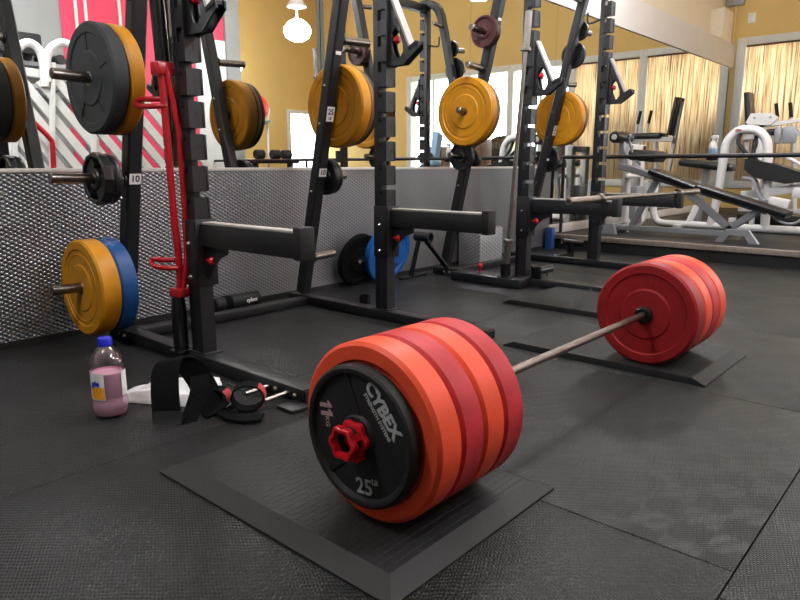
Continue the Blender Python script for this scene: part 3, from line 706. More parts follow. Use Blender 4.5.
def grip_plate(label, r, th, loc):
    t = thing('grip_plate', label, 'weight plate', loc, group='small plates on the racks')
    mb = MB(); h = th/2
    mb.lathe([(r*.82, -h*.8), (r*.86, -h), (r*.95, -h), (r, -h*.7), (r, h*.7), (r*.95, h), (r*.86, h), (r*.82, h*.8)], (0, 0, 0), 'X', 12, close=True)
    mb.lathe([(.0255, -h), (r*.36, -h), (r*.40, -h*.7), (r*.40, h*.7), (r*.36, h), (.0255, h)], (0, 0, 0), 'X', 36, close=True)
    for k in range(2):
        an = math.radians(35) + k*PI; d = V((0, math.cos(an), math.sin(an))); e = V((0, -math.sin(an), math.cos(an)))
        mb.prism([(r*.30, -r*.42), (r*.70, -r*.62), (r*.90, -r*.30), (r*.90, r*.30), (r*.70, r*.62), (r*.30, r*.42)], V((-h*.55, 0, 0)), d, e, (h*1.1, 0, 0))
    obj('plate_body', mb, 'ironblack', t, None, 20)
    mb = MB(); mb.lathe([(.0252, -h-.0015), (.034, -h-.0015), (.034, h+.0015), (.0252, h+.0015)], (0, 0, 0), 'X', 24, close=True); obj('hub_ring', mb, 'darksteel', t)
    return t
grip_plate('twelve-sided black grip plate on the left horn beside the 10 sticker', .126, .05, on(XA, -1, .835, .125))
small_plate('small round black plate behind the twelve-sided grip plate', 'ironblack', .120, .036, on(XA, -1, .835, .080))
small_plate('small black plate against the post with the 10 sticker, before the metal wall', 'ironblack', .115, .035, on(XB, 1, .825, .030))
small_plate('small black plate outer one of two on the low horn right of the 10 sticker', 'ironblack', .108, .035, on(XB, 1, .825, .067))
small_plate('small maroon plate high on the far rack left post', 'maroon', .115, .035, on(XC, -1, 1.865, .066))
small_plate('small black plate behind the high maroon plate', 'ironblack', .113, .03, on(XC, -1, 1.865, .030))
small_plate('small black plate just above the ledge on the far rack left post', 'ironblack', .112, .04, on(XC, -1, .965, .034))
small_plate('small black plate topmost on the rightmost leaning post', 'ironblack', .085, .035, on(XD, 1, 2.06, .032))
small_plate('small black plate second from top on the rightmost leaning post', 'ironblack', .115, .035, on(XD, 1, 1.86, .032))
small_plate('small black plate low on the rightmost leaning post under the amber one', 'ironblack', .115, .04, on(XD, 1, .945, .034))

# ------------------------------------------------------------------ red dip handles on the near rack
t = thing('dip_handle', 'red tubular dip handle frame stored on a black mast at the near rack', 'dip handle', (.456, 1.642, .07))
mb = MB(); mb.cyl((0, 0, 0), (0, 0, .28), .0262, 24); obj('mast', mb, 'blackgloss', t)
mb = MB(); mb.cyl((0, -.01, 1.225), (-.012, .0, 1.80), .030, 24); obj('upper_mast', mb, 'blackgloss', t)
mb = MB(); mb.tube([(-.0, -.022, .28), (.0, -.03, .42), (-.012, -.035, .60), (-.016, -.03, .95), (-.016, -.02, 1.255)], .0155, 14)
mb.tube([(.01, -.03, .28), (.03, -.045, .42), (.032, -.055, .62), (.028, -.055, .98), (.012, -.045, 1.12), (.0, -.03, 1.245)], .0135, 14)
mb.box(-.03, .03, -.055, .022, .25, .29, .006); mb.box(-.045, .03, -.045, .02, 1.205, 1.26, .006); obj('frame', mb, 'redpaint', t)
for z, L, w in ((.405, .11, .03), (1.10, .13, .02)):
    mb = MB(); mb.tube(spline([(-.005, -.03+w, z+.01), (-.04, .02+w, z+.01), (-.05, L-.02, z+.012), (-.055, L, z-.0), (-.062, L-.03, z-.018), (-.045, .0, z-.022), (-.01, -.04, z-.022)], 5), .0115, 12); obj('grip', mb, 'redpaint', t)
# standing barbell in the far rack's holder
b0, b1 = V((3.28-.145, 1.60, .085)), V((3.155, 1.485, 1.945)); d = (b1-b0).normalized(); L = (b1-b0).length
t = thing('barbell', 'bare steel barbell standing upright in the far rack holder', 'barbell', b0)
mb = MB(); mb.cyl(d*.2, d*(L-.2), .0145, 20); obj('shaft', mb, 'steel', t)
for a, b, c in ((0, .245, 1), (L, L-.235, -1)):
    mb = MB(); mb.cyl(d*a, d*b, .0245, 24); obj('sleeve', mb, 'steel', t)
    mb = MB(); mb.cyl(d*b, d*(b+c*.03), .036, 24); obj('sleeve_collar', mb, 'steel', t)
# barbell lying on the far arms
za = .605+.0555+.0147
t = thing('barbell', 'bare steel barbell lying across the safety arms of the far rack', 'barbell', (0, 0, 0)); t.location = (3.90, .89, za); t.rotation_euler = (0, 0, -.035)
mb = MB(); mb.cyl((-.68, 0, 0), (.68, 0, 0), .0145, 20); obj('shaft', mb, 'shaft', t)
for s in (-1, 1):
    mb = MB(); mb.cyl((s*.68, 0, 0), (s*1.115, 0, 0), .0245, 24); obj('sleeve', mb, 'shaft', t)
    mb = MB(); mb.cyl((s*.665, 0, 0), (s*.70, 0, 0), .0365, 24); obj('sleeve_collar', mb, 'darksteel', t)
    mb = MB(); mb.cyl((s*1.1145, 0, 0), (s*1.117, 0, 0), .014, 16); obj('end_cap', mb, 'ink', t)

# ------------------------------------------------------------------ things standing against the wall
t = thing('bumper_plate', 'bright blue bumper plate leaning on the metal wall behind the near rack', 'weight plate', (2.69, 2.40, .230)); t.rotation_euler = (math.radians(16), 0, 0)
mb = MB(); mb.lathe(bumper_prof(.232, .07), (0, 0, 0), 'Y', 72, close=True); obj('plate_body', mb, 'bluebright', t)
mb = MB(); mb.lathe([(.0252, -.036), (.034, -.036), (.034, .036), (.0252, .036)], (0, 0, 0), 'Y', 28, close=True); obj('hub_ring', mb, 'darksteel', t)
text('embossed_number', '45', .042, 'blueplate', t, (.10, -.030, -.10), (.8, 0, .6), (-.6, 0, .8), .0025, .001)
t = thing('bumper_plate', 'black bumper plate leaning on the wall left of the bright blue one', 'weight plate', (2.43, 2.455, .203)); t.rotation_euler = (math.radians(14), 0, 0)
mb = MB(); mb.lathe(bumper_prof(.200, .05), (0, 0, 0), 'Y', 64, close=True); obj('plate_body', mb, 'nylon', t)
mb = MB(); mb.lathe([(.0252, -.026), (.034, -.026), (.034, .026), (.0252, .026)], (0, 0, 0), 'Y', 28, close=True); obj('hub_ring', mb, 'darksteel', t)
t = thing('bar_pad', 'black foam bar pad with white lettering lying along the metal wall', 'bar pad', (1.33, 2.47, .047))
mb = MB(); mb.lathe([(.018, -.17), (.040, -.17), (.046, -.163), (.046, .163), (.040, .17), (.018, .17)], (0, 0, 0), 'X', 32, None, True); obj('foam', mb, 'rubber', t)
text('lettering', 'cybex', .035, 'whiteink', t, (.09, -.0465, .004), (1, 0, .0), (0, 0, 1), .0004, .001)
mb = MB(); mb.lathe([(.047, -.10), (.0475, -.10), (.0475, -.05), (.047, -.05)], (0, 0, 0), 'X', 32, None, True); obj('strap', mb, 'nylon', t)
# T-bar row stand
t = thing('row_stand', 'small black steel stand with an open round tube beside the far rack', 'row stand', (3.05, 2.36, 0))
mb = MB(); mb.lathe([(.030, 0), (.041, 0), (.041, .15), (.030, .15)], (-.02, -.12, .335), 'Y', 28, None, True); obj('socket', mb, 'black', t)
mb = MB(); mb.tube([(-.025, .0, .31), (-.09, .03, .01)], .019); mb.tube([(-.015, -.06, .31), (.25, -.11, .03)], .020); obj('leg', mb, 'blackgloss', t)
mb = MB(); mb.box(-.22, .10, .015, .05, 0, .02, .004); mb.box(.20, .30, -.16, -.08, 0, .015, .003); obj('foot_bar', mb, 'black', t)
mb = MB(); mb.lathe([(0, .03), (.008, .025), (.014, .015), (0, .0149)], (.24, -.13, 0), 'Z', 10); obj('foot_bolt', mb, 'chrome', t)
# diamond plate box
t = thing('diamond_plate_box', 'silver diamond plate box on the floor behind the far rack', 'box', (3.98, 2.41, 0))
mb = MB(); mb.box(-.18, .18, -.12, .12, 0, .34, .004); obj('sheet_shell', mb, 'treadbig', t)
mb = MB(); mb.box(-.175, .175, -.115, .115, .34, .346, .002); obj('lid', mb, 'silver', t)
# blue panel at the end of the half wall
t = thing('plyo_panel', 'small blue panel standing at the end of the half wall', 'panel', (5.30, 2.49, 0))
mb = MB(); mb.box(.09, .16, -.04, .04, 0, .23, .004); obj('panel_board', mb, 'bluefoam', t)
mb = MB(); mb.box(.093, .157, -.036, .036, .23, .238, .002); obj('panel_cap', mb, 'silver', t)

# ------------------------------------------------------------------ railing along the platform
t = thing('handrail', 'black handrail running along the edge of the raised platform', 'railing', (5.66, 0, .15))
mb = MB(); mb.tube([(0, 2.50, .835), (0, -5.5, .835)], .021, 14); obj('top_rail', mb, 'black', t)
for y in (2.49, -1.6, -3.5, -5.4):
    mb = MB(); mb.tube([(0, y, 0), (0, y, .83)], .019, 12); mb.lathe([(0, .012), (.05, .012), (.055, 0), (0, 0)], (0, y, 0), 'Z', 18); obj('rail_post', mb, 'black', t)
def spray(loc, label, s=1):
    t = thing('spray_bottle', label, 'spray bottle', loc, group='cleaning spray bottles')
    mb = MB(); mb.lathe([(0, 0), (.034*s, 0), (.037*s, .006*s), (.037*s, .07*s), (.030*s, .10*s), (.013*s, .125*s), (.013*s, .14*s), (0, .14*s)], (0, 0, 0), 'Z', 20); obj('bottle_body', mb, 'white', t)
    mb = MB(); mb.lathe([(.0345*s, .0), (.0378*s, .006*s), (.0378*s, .05*s), (.037*s, .055*s), (.02*s, .055*s)], (0, 0, 0), 'Z', 20); obj('liquid_band', mb, 'ltblue', t)
    mb = MB(); mb.box(-.012*s, .012*s, -.045*s, .02*s, .14*s, .175*s, .006*s); mb.box(-.006*s, .006*s, -.04*s, -.03*s, .105*s, .14*s, .003*s); obj('trigger_head', mb, 'white', t)
    mb = MB(); mb.lathe([(.038*s, .0), (.05*s, -.005*s), (.05*s, -.055*s), (.0, -.06*s), (.0, -.002*s), (.038*s, -.002*s)], (0, 0, 0), 'Z', 20); mb.box(-.066*s, -.03*s, -.02*s, .02*s, -.05*s, -.01*s); obj('holder_cup', mb, 'rubber', t)
    return t
spray((5.745, .975, 1.0), 'white and blue spray bottle in a holder on the handrail, left of the white arch')

# ------------------------------------------------------------------ decline bench on the platform
BX = 6.2
t = thing('decline_bench', 'silver-framed decline bench with black pads and white-ended rollers behind the railing', 'bench', (BX, 0, .15))
def L3(x, y, z): return (x-BX, y, z-.15)
mb = MB()
mb.bar([L3(6.2, 2.08, .895), L3(6.2, .55, .455)], .07, .075, (0, 0, 1))
mb.bar([L3(6.2, 1.30, .60), L3(6.2, .86, .25)], .06, .07); mb.bar([L3(6.2, .62, .46), L3(6.2, .90, .25)], .06, .07)
mb.bar([L3(6.2, 1.66, .73), L3(6.2, 1.90, .23)], .06, .06)
mb.bar([L3(6.2, 2.12, .21), L3(6.2, .86, .21)], .06, .06); obj('bench_frame', mb, 'silver', t)
for y, dx in ((2.06, -.22), (2.06, .10), (.74, -.24)):
    mb = MB(); mb.prism([(-.20, 0), (-.12, 0), (-.07, .07), (.07, .07), (.12, 0), (.20, 0), (.10, .13), (-.10, .13)] if y < 1 else [(-.08, 0), (.08, 0), (.05, .11), (-.05, .11)], V(L3(6.2+dx-.03, y, .15)), (0, 1, 0), (0, 0, 1), (.06, 0, 0))
    mb.bar([L3(6.2+dx*.98, y, .235), L3(6.2, y, .235)], .05, .05); obj('foot', mb, 'silver', t)
for (y0, z0, y1, z1) in ((1.70, .835, 1.22, .665), (1.19, .675, .36, .425)):
    mb = MB(); mb.sweep([L3(6.2, y0, z0), L3(6.2, y1, z1)], [(-.14, -.03), (.14, -.03), (.15, -.015), (.15, .015), (.135, .03), (-.135, .03), (-.15, .015), (-.15, -.015)], (0, 0, 1)); obj('bench_pad', mb, 'pad', t)
mb = MB(); mb.bar([L3(6.2, 2.05, .87), L3(6.2, 2.07, 1.20)], .06, .06, (0, 1, 0)); obj('roller_post', mb, 'silver', t)
for (y, z) in ((2.08, 1.20),):
    mb = MB(); mb.cyl(L3(6.0, y, z), L3(6.4, y, z), .062, 22); rl = obj('foam_roller', mb, 'pad', t)
    mb = MB(); mb.cyl(L3(5.994, y, z), L3(6.004, y, z), .03, 18); obj('roller_cap', mb, 'white', rl)
mb = MB(); mb.tube(spline([L3(6.2, 1.85, .90), L3(6.2, 1.93, 1.0), L3(6.15, 1.98, 1.19), L3(6.1, 1.94, 1.22)], 5), .014); obj('grab_handle', mb, 'silver', t)
mb = MB(); mb.box(-.17, .17, -.16, .16, -.06, .06, .035, Matrix.Rotation(.1, 3, 'X')); obj('knee_pad', mb, 'pad', t, L3(6.35, 1.84, 1.0))
mb = MB(); mb.tube(spline([L3(6.2, .55, .45), L3(6.12, .40, .36), L3(6.12, .30, .35), L3(6.12, .22, .40)], 5), .014); obj('lower_handle', mb, 'silver', t)

# ------------------------------------------------------------------ white arch machine behind it
MX = 7.2
t = thing('leg_machine', 'white arched leg machine with black lever pads behind the decline bench', 'exercise machine', (MX, 0, .15))
def L4(x, y, z): return (x-MX, y, z-.15)
def oct_(pts, r): return pts, r
mb = MB(); mb.tube(spline([L4(7.2, 1.36, .19), L4(7.2, 1.31, .55), L4(7.2, 1.28, 1.05), L4(7.2, 1.25, 1.18), L4(7.2, 1.16, 1.275), L4(7.2, 1.06, 1.29), L4(7.2, .95, 1.265), L4(7.2, .86, 1.17), L4(7.2, .83, 1.0), L4(7.2, .80, .60), L4(7.2, .78, .20)], 6), .048, 16); obj('arch_frame', mb, 'white', t)
mb = MB(); mb.tube(spline([L4(7.2, 2.05, .86), L4(7.2, 2.05, .50), L4(7.2, 2.04, .31), L4(7.2, 1.98, .215), L4(7.2, 1.85, .195), L4(7.2, 1.4, .195), L4(7.2, .2, .195)], 6), .045, 14); obj('base_tube', mb, 'white', t)
for y in (1.7, .35):
    mb = MB(); mb.bar([L4(7.0, y, .175), L4(7.7, y, .175)], .06, .05); obj('floor_foot', mb, 'white', t)
mb = MB(); mb.bar([L4(7.2, 1.62, .19), L4(7.25, 1.55, .42)], .06, .06); obj('strut', mb, 'white', t)
mb = MB(); mb.bar([L4(7.2, .92, .2), L4(7.2, .92, .48)], .05, .05); obj('strut', mb, 'white', t)
mb = MB(); mb.prism([(0, 0), (.30, -.06), (.62, -.17), (.64, -.24), (.42, -.27), (.12, -.21), (.0, -.12)], V(L4(7.05, 1.02, .97)), (0, -1, 0), (0, 0, 1), (.34, 0, 0)); obj('seat_pad', mb, 'pad', t)
mb = MB(); mb.tube([L4(7.0, .62, .99), L4(7.0, .42, .88), L4(7.0, .1, .80)], .018, 10); mb.bar([L4(7.2, 1.05, .56), L4(7.2, .78, .60), L4(7.2, .1, .72)], .07, .09); obj('lever_arm', mb, 'white', t)
mb = MB(); mb.bar(spline([L4(7.1, 1.02, .76), L4(7.1, .92, .74), L4(7.1, .86, .60), L4(7.1, .80, .52), L4(7.1, .70, .52)], 5), .14, .03, (0, 0, 1)); obj('curved_bracket', mb, 'silver', t)
mb = MB(); mb.tube(spline([L4(7.2, 1.12, 1.265), L4(7.15, 1.13, 1.15), L4(7.1, 1.02, 1.02), L4(7.1, .93, .93)], 6), .022, 12); mb.tube(spline([L4(7.25, .98, 1.255), L4(7.2, .96, 1.12), L4(7.1, .95, 1.02), L4(7.1, .85, .85)], 6), .022, 12); obj('cable_strap', mb, 'rubber', t)
mb = MB(); mb.box(-.02, .02, -.03, .03, -.006, .006, .002); o = obj('badge', mb, 'redplastic', t, L4(7.155, 1.14, 1.285))
for y, z in ((.62, .50), (.40, .60)):
    mb = MB(); mb.box(-.06, .06, -.10, .10, -.05, .05, .01, Matrix.Rotation(.18, 3, 'X')); o = obj('weight_block', mb, 'white', t, L4(7.0, y, z))
mb = MB(); mb.box(-.25, .25, -.62, .18, 0, .14, .02); obj('base_cover', mb, 'pad', t, L4(7.6, .95, .20))
mb = MB(); mb.box(-.15, .15, -.3, .3, -.045, .045, .03, Matrix.Rotation(.12, 3, 'X')); obj('thigh_pad', mb, 'pad', t, L4(7.5, 1.55, .90))
mb = MB(); mb.bar([L4(7.5, 1.55, .86), L4(7.5, 1.6, .2)], .06, .06); obj('pad_post', mb, 'silver', t)

t = thing('weight_shroud_machine', 'white plaque-topped weight machine standing behind the white arch', 'exercise machine', (8.45, 1.1, .15))
def L6(x, y, z): return (x-8.45, y-1.1, z-.15)
mb = MB(); mb.prism([(-.185, -.06), (-.135, .055), (.10, .045), (.185, -.01), (.10, -.10), (-.15, -.085)], V(L6(8.40, 1.215, 1.49)), (0, -1, 0), (0, 0, 1), (.05, 0, 0)); pq = obj('front_plaque', mb, 'white', t)
for y in (1.30, 1.12):
    mb = MB(); mb.cyl(L6(8.393, y, 1.485), L6(8.402, y, 1.485), .014, 12); obj('plaque_bolt', mb, 'silver', pq)
for y, w in ((1.015, .040), (.886, .080)):
    mb = MB(); mb.box(-.02, .02, -w, w, -.102, .102, .016); obj('guard_plate', mb, 'silver', t, L6(8.40, y, 1.262))
mb = MB(); mb.bar([L6(8.47, 1.215, 1.46), L6(8.47, 1.215, .15)], .07, .08, (0, 1, 0)); obj('upright_post', mb, 'white', t)
mb = MB(); mb.bar([L6(8.46, 1.25, 1.38), L6(8.46, .80, 1.44)], .05, .05); obj('cross_arm', mb, 'white', t)
mb = MB(); mb.bar([L6(8.47, 1.5, .18), L6(8.47, .6, .18)], .08, .06); obj('floor_base', mb, 'white', t)

# ------------------------------------------------------------------ machine by the blind window, repeated in the mirror
NX = 10.7
t = thing('curl_machine', 'white and black seated machine standing against the bamboo blind', 'exercise machine', (NX, 0, .15))
def L5(x, y, z): return (x-NX, y, z-.15)
mb = MB(); mb.sweep([L5(10.8, 1.93, 1.40), L5(10.8, 2.02, 2.02)], [(-.14, -.04), (.14, -.04), (.16, 0), (.14, .04), (-.14, .04), (-.16, 0)], (0, 1, 0)); obj('back_pad', mb, 'pad', t)
for y in (1.52, 1.33):
    mb = MB(); mb.tube([L5(10.7, y, 1.38), L5(10.7, y+.03, 1.62)], .022, 12); hd = obj('handle', mb, 'white', t)
    mb = MB(); mb.tube([L5(10.7, y+.03, 1.61), L5(10.7, y+.07, 1.83)], .027, 12); obj('grip', mb, 'rubber', hd)
mb = MB(); mb.bar([L5(10.7, 2.0, 1.33), L5(10.7, 1.1, 1.37)], .07, .08); mb.bar([L5(10.8, 2.05, 1.95), L5(10.8, 1.93, .8)], .06, .06); mb.bar([L5(10.7, 1.7, 1.33), L5(10.8, 1.8, .2)], .07, .07); mb.bar([L5(10.7, 1.3, 1.33), L5(10.8, 1.2, .2)], .07, .07); mb.bar([L5(10.8, 2.0, .19), L5(10.8, .9, .19)], .08, .07); obj('machine_frame', mb, 'white', t)
mb = MB(); mb.box(-.2, .2, -.26, .26, -.05, .05, .03); obj('seat_pad', mb, 'pad', t, L5(10.8, 1.55, 1.40))
# ------------------------------------------------------------------ things seen in the mirror
def put(px, py, yv): return vat(px, py, yv)
# white slatted staircase guard before the red partition
SY = 7.6; q = put(40, 160, SY)
t = thing('stair_guard', 'white slatted stair guard mirrored before the red wall', 'stair guard', (q.x, q.y, 0))
O = V((q.x, q.y, 0))
def S(px, py, d=0):
    k = put(px, py, SY); return V((k.x, k.y+d, k.z)) - O
for i in range(12):
    a = (-52+i*17, 80-(i-4)*.8)
    mb = MB(); mb.bar([S(*a), S(a[0]+78, a[1]+94)], .05, .115, (0, 0, 1)); obj('slat', mb, 'white', t)
for x in (24, 62, 104, 148):
    mb = MB(); mb.bar([S(x, 60 if x < 70 else 84, .05), S(x-1, 185, .05)], .06, .05, (0, 1, 0)); obj('baluster', mb, 'white', t)
for x0, x1 in ((22, 52), (56, 88)):
    mb = MB(); mb.tube(spline([S(x0, 80, .06), S(x0, 55, .06), S(x0+6, 44, .06), S((x0+x1)/2, 40, .06), S(x1-5, 46, .06), S(x1, 60, .06), S(x1+2, 85, .06)], 5), .05, 10); obj('top_loop', mb, 'white', t)
mb = MB(); mb.bar([S(20, 66, -.04), S(95, 78, -.04)], .10, .05, (0, 1, 0)); mb.bar([S(20, 100, -.04), S(64, 150, -.04)], .22, .05, (0, 1, 0)); obj('stringer', mb, 'white', t)
mb = MB(); mb.tube(spline([S(20, 105, .2), S(38, 122, .2), S(54, 138, .2), S(57, 146, .2), S(58, 180, .2)], 5), .032, 12); obj('red_handrail', mb, 'redpaint', t)
# grey backdrop machines far left
q = put(28, 38, 8.6)
t = thing('treadmill_console', 'black machine console mirrored at the top left behind the white guard', 'exercise machine', (q.x, q.y, 0))
mb = MB(); mb.box(-.28, .28, -.06, .06, q.z-.16, q.z+.12, .03); obj('console', mb, 'rubber', t)
mb = MB(); mb.bar([(-.1, 0, q.z-.1), (-.1, 0, 0)], .1, .1, (0, 1, 0)); obj('console_mast', mb, 'silver', t)
q = put(44, 56, 8.9)
t = thing('dumbbell_rack', 'grey rack of dumbbells mirrored behind the white guard loops', 'dumbbell rack', (q.x, q.y, 0))
mb = MB(); mb.box(-.5, .7, -.15, .15, q.z-.12, q.z-.06, .01); mb.box(-.5, .7, -.15, .15, q.z-.42, q.z-.36, .01); mb.box(-.5, -.44, -.1, .1, 0, q.z); mb.box(.64, .7, -.1, .1, 0, q.z); obj('rack_frame', mb, 'silver', t)
for i in range(5):
    o = thing('dumbbell', 'small dark dumbbell on the mirrored grey rack behind the white guard', 'dumbbell', (q.x-.35+i*.22, q.y, q.z-.06), group='mirrored dumbbells')
    mb = MB(); mb.cyl((0, -.12, .07), (0, -.04, .07), .068, 12); mb.cyl((0, .04, .07), (0, .12, .07), .068, 12); mb.cyl((0, -.05, .07), (0, .05, .07), .018, 10); obj('heads', mb, 'ironblack', o)
# red ball on a white stand
q = put(257, 110, 9.2)
t = thing('ball_stand', 'white wire stand carrying a red exercise ball in the mirror', 'ball stand', (q.x, q.y, 0))
mb = MB(); mb.lathe([(.10, q.z-.30), (.30, q.z-.20), (.31, q.z-.18), (.12, q.z-.28)], (0, 0, 0), 'Z', 24, None, True); obj('dish', mb, 'white', t)
mb = MB(); mb.tube([(.29, 0, q.z-.2), (.26, 0, 0)], .02); mb.tube([(-.29, 0, q.z-.2), (-.26, 0, 0)], .02); mb.tube([(.29, 0, q.z-.2), (.34, 0, q.z+.06)], .015); obj('stand_leg', mb, 'white', t)
o = tag(obj('exercise_ball', MB().ball((0, 0, 0), .26, 28, 18), 'redball', None, (q.x, q.y, q.z+.04)), 'red exercise ball mirrored right of the amber plates', 'exercise ball')
# dumbbells on a bench behind
q = put(276, 158, 9.0)
t = thing('flat_bench', 'black padded bench mirrored just above the ledge near the white door', 'bench', (q.x, q.y, 0))
mb = MB(); mb.box(-.55, .5, -.16, .16, q.z-.10, q.z-.02, .02); obj('bench_pad', mb, 'pad', t)
mb = MB(); mb.box(-.45, -.38, -.05, .05, 0, q.z-.1); mb.box(.36, .43, -.05, .05, 0, q.z-.1); obj('bench_leg', mb, 'black', t)
for i, x in enumerate((262, 278, 289)):
    k = put(x, 154, 9.0); tag(obj('foam_roller', MB().cyl((-.09, 0, 0), (.09, 0, .0), .085, 18), 'rubber', None, (k.x, q.y, q.z+.066)), ['foam roller leftmost on the mirrored black bench', 'foam roller in the middle on the mirrored black bench', 'foam roller rightmost on the mirrored black bench'][i], 'foam roller', 'foam rollers')
# white machine tower on the platform, seen mirrored above the baseboard
q = at(576, 224, 2, .15); tx, ty = q.x, 2*MIRY-q.y
t = thing('cable_tower', 'white cable machine tower mirrored beside the end of the half wall', 'exercise machine', (tx, ty, .15))
for dx in (-.22, .16):
    mb = MB(); mb.bar([(dx, 0, .04), (dx, 0, .98)], .10, .08, (0, 1, 0)); obj('tower_post', mb, 'white', t)
mb = MB(); mb.tube(spline([(-.22, 0, .10), (.02, 0, .045), (.28, 0, .06), (.38, 0, .2), (.38, 0, .55)], 5), .05, 12); obj('base_tube', mb, 'white', t)
mb = MB(); mb.bar([(-.24, 0, .95), (.2, 0, .95)], .08, .08); mb.tube([(-.4, -.05, .62), (.1, -.05, .62)], .025); obj('cross_bar', mb, 'white', t)
mb = MB(); mb.box(-.14, .08, -.1, .1, .05, .5, .01); obj('weight_stack', mb, 'silver', t)
# brown cabinets
for (px, yv, h, l) in ((478, 7.0, 1.42, 'brown wooden cabinet mirrored left of the standing bar'), (438, 8.2, 1.30, 'brown wooden cabinet mirrored under the light blue seat')):
    q = put(px, 155, yv)
    t = thing('cabinet', l, 'cabinet', (q.x, q.y, .0), group='brown cabinets')
    mb = MB(); mb.box(-.20, .20, -.2, .2, 0 if q.x < 5.6 else .15, h, .01); obj('carcass', mb, 'wood', t)
    mb = MB(); mb.box(-.18, .18, .2, .215, .2, h-.05, .004); obj('door', mb, 'wood', t)
q = put(436, 146, 6.6)
t = thing('bike_seat', 'light blue padded seat of an exercise bike mirrored beside the far rack', 'exercise bike', (q.x, q.y, .0))
mb = MB(); mb.prism([(-.10, -.22), (.02, -.24), (.08, .02), (.13, .18), (.10, .20), (-.02, .25), (-.05, .1)], V((0, -.06, q.z)), (1, 0, 0), (0, 0, 1), (0, .12, 0)); obj('back_pad', mb, 'ltblue', t)
mb = MB(); mb.tube([(0, 0, q.z-.2), (0, 0, .15)], .03); obj('seat_post', mb, 'black', t)
mb = MB(); mb.box(-.28, .0, -.14, .14, q.z-.36, q.z-.25, .03); obj('seat_pad', mb, 'ltblue', t)
mb = MB(); mb.tube([(0, 0, q.z-.24), (-.5, 0, q.z-.19)], .03); mb.ball((-.2, 0, q.z-.2), .09); obj('handlebar', mb, 'black', t)

# ------------------------------------------------------------------ things lying on the floor
BP = V((-.058, 1.266, 0))
t = thing('drink_bottle', 'clear plastic bottle of pink drink with blue cap on the floor', 'bottle', BP)
pf = [(0, .004), (.045, 0), (.056, .008), (.0625, .028), (.062, .055), (.057, .068), (.0585, .075), (.0585, .165), (.0615, .178), (.0615, .196), (.052, .225), (.032, .250), (.019, .262), (.019, .272)]
mb = MB(); mb.lathe(pf, (0, 0, 0), 'Z', 40); obj('bottle_body', mb, 'clear', t)
mb = MB(); mb.lathe([(0, .006)] + [(r-.0022, h+.002) for r, h in pf[1:8]] + [(.0570, .160), (0, .160)], (0, 0, 0), 'Z', 40); obj('pink_drink', mb, 'pink', t)
mb = MB(); mb.lathe([(0, .292), (.022, .292), (.0245, .288), (.0245, .264), (.0, .264)], (0, 0, 0), 'Z', 28); obj('cap', mb, 'bluecap', t)
fa = math.atan2(CAM.y-BP.y, CAM.x-BP.x)      # direction from the bottle to the viewer, used to place its label
def lab(name, m, a0, a1, z0, z1, r, par=None):
    mb = MB(); n = 14
    ring = [[mb.bm.verts.new((rr*math.cos(fa+math.radians(a0+(a1-a0)*i/n)), rr*math.sin(fa+math.radians(a0+(a1-a0)*i/n)), z)) for i in range(n+1)] for rr, z in ((r, z0), (r, z1), (r-.0008, z1), (r-.0008, z0))]
    for k in range(4):
        A, B = ring[k], ring[(k+1) % 4]
        for i in range(n): mb._f((A[i], A[i+1], B[i+1], B[i]))
    return obj(name, mb, m, par or t)
M['orangelabel'] = mat('orange_label_print', (240, 160, 44), .45)
l1 = lab('paper_label', 'sticker', -105, -15, .072, .172, .0598)
lab('label_print', 'orangelabel', -70, -17, .076, .120, .0602, l1)
an = fa + math.radians(-48); nx, ny = math.cos(an), math.sin(an)
text('label_lettering', 'gie', .030, 'bluecap', l1, (nx*.0612, ny*.0612, .135), (-ny, nx, 0), (0, 0, 1), .0005, .001, .2)
lab('paper_label_edge', 'sticker', 45, 95, .078, .172, .0598)
# white towel
A_, B_ = V((.045, 1.36, 0)), V((.30, 1.10, 0))
t = thing('towel', 'crumpled white towel under the black lifting belt', 'towel', (.1, 1.25, 0))
mb = MB(); nu, nv = 26, 16; g_ = []
for layer in (0, 1):
    for i in range(nu+1):
        u = i/nu; c = A_.lerp(B_, u) - V((.1, 1.25, 0)); d = V((.68, .73, 0)); row = []
        half = .022 + .062*min(1, u*1.5) if u < .75 else .084-.10*(u-.75)
        for j in range(nv+1):
            v = j/nv*2-1
            h = (.018+.055*math.sin(min(1, u*1.5)*PI*.62))*(1-abs(v)**2.2) + (.011*math.sin(v*11+u*7) + .006*math.sin(v*23-u*9))*(1-v*v) + .006
            row.append(mb.bm.verts.new(c + d*(half*v) + V((0, 0, h if layer else .001))))
        g_.append(row)
for L_ in (0, nu+1):
    for i in range(nu):
        for j in range(nv): mb._f((g_[L_+i][j], g_[L_+i][j+1], g_[L_+i+1][j+1], g_[L_+i+1][j]))
for i in range(nu):
    for j in (0, nv): mb._f((g_[i][j], g_[i+1][j], g_[nu+1+i+1][j], g_[nu+1+i][j]))
for j in range(nv):
    for i in (0, nu): mb._f((g_[i][j], g_[i][j+1], g_[nu+1+i][j+1], g_[nu+1+i][j]))
obj('cloth', mb, 'cloth', t, None, 60)
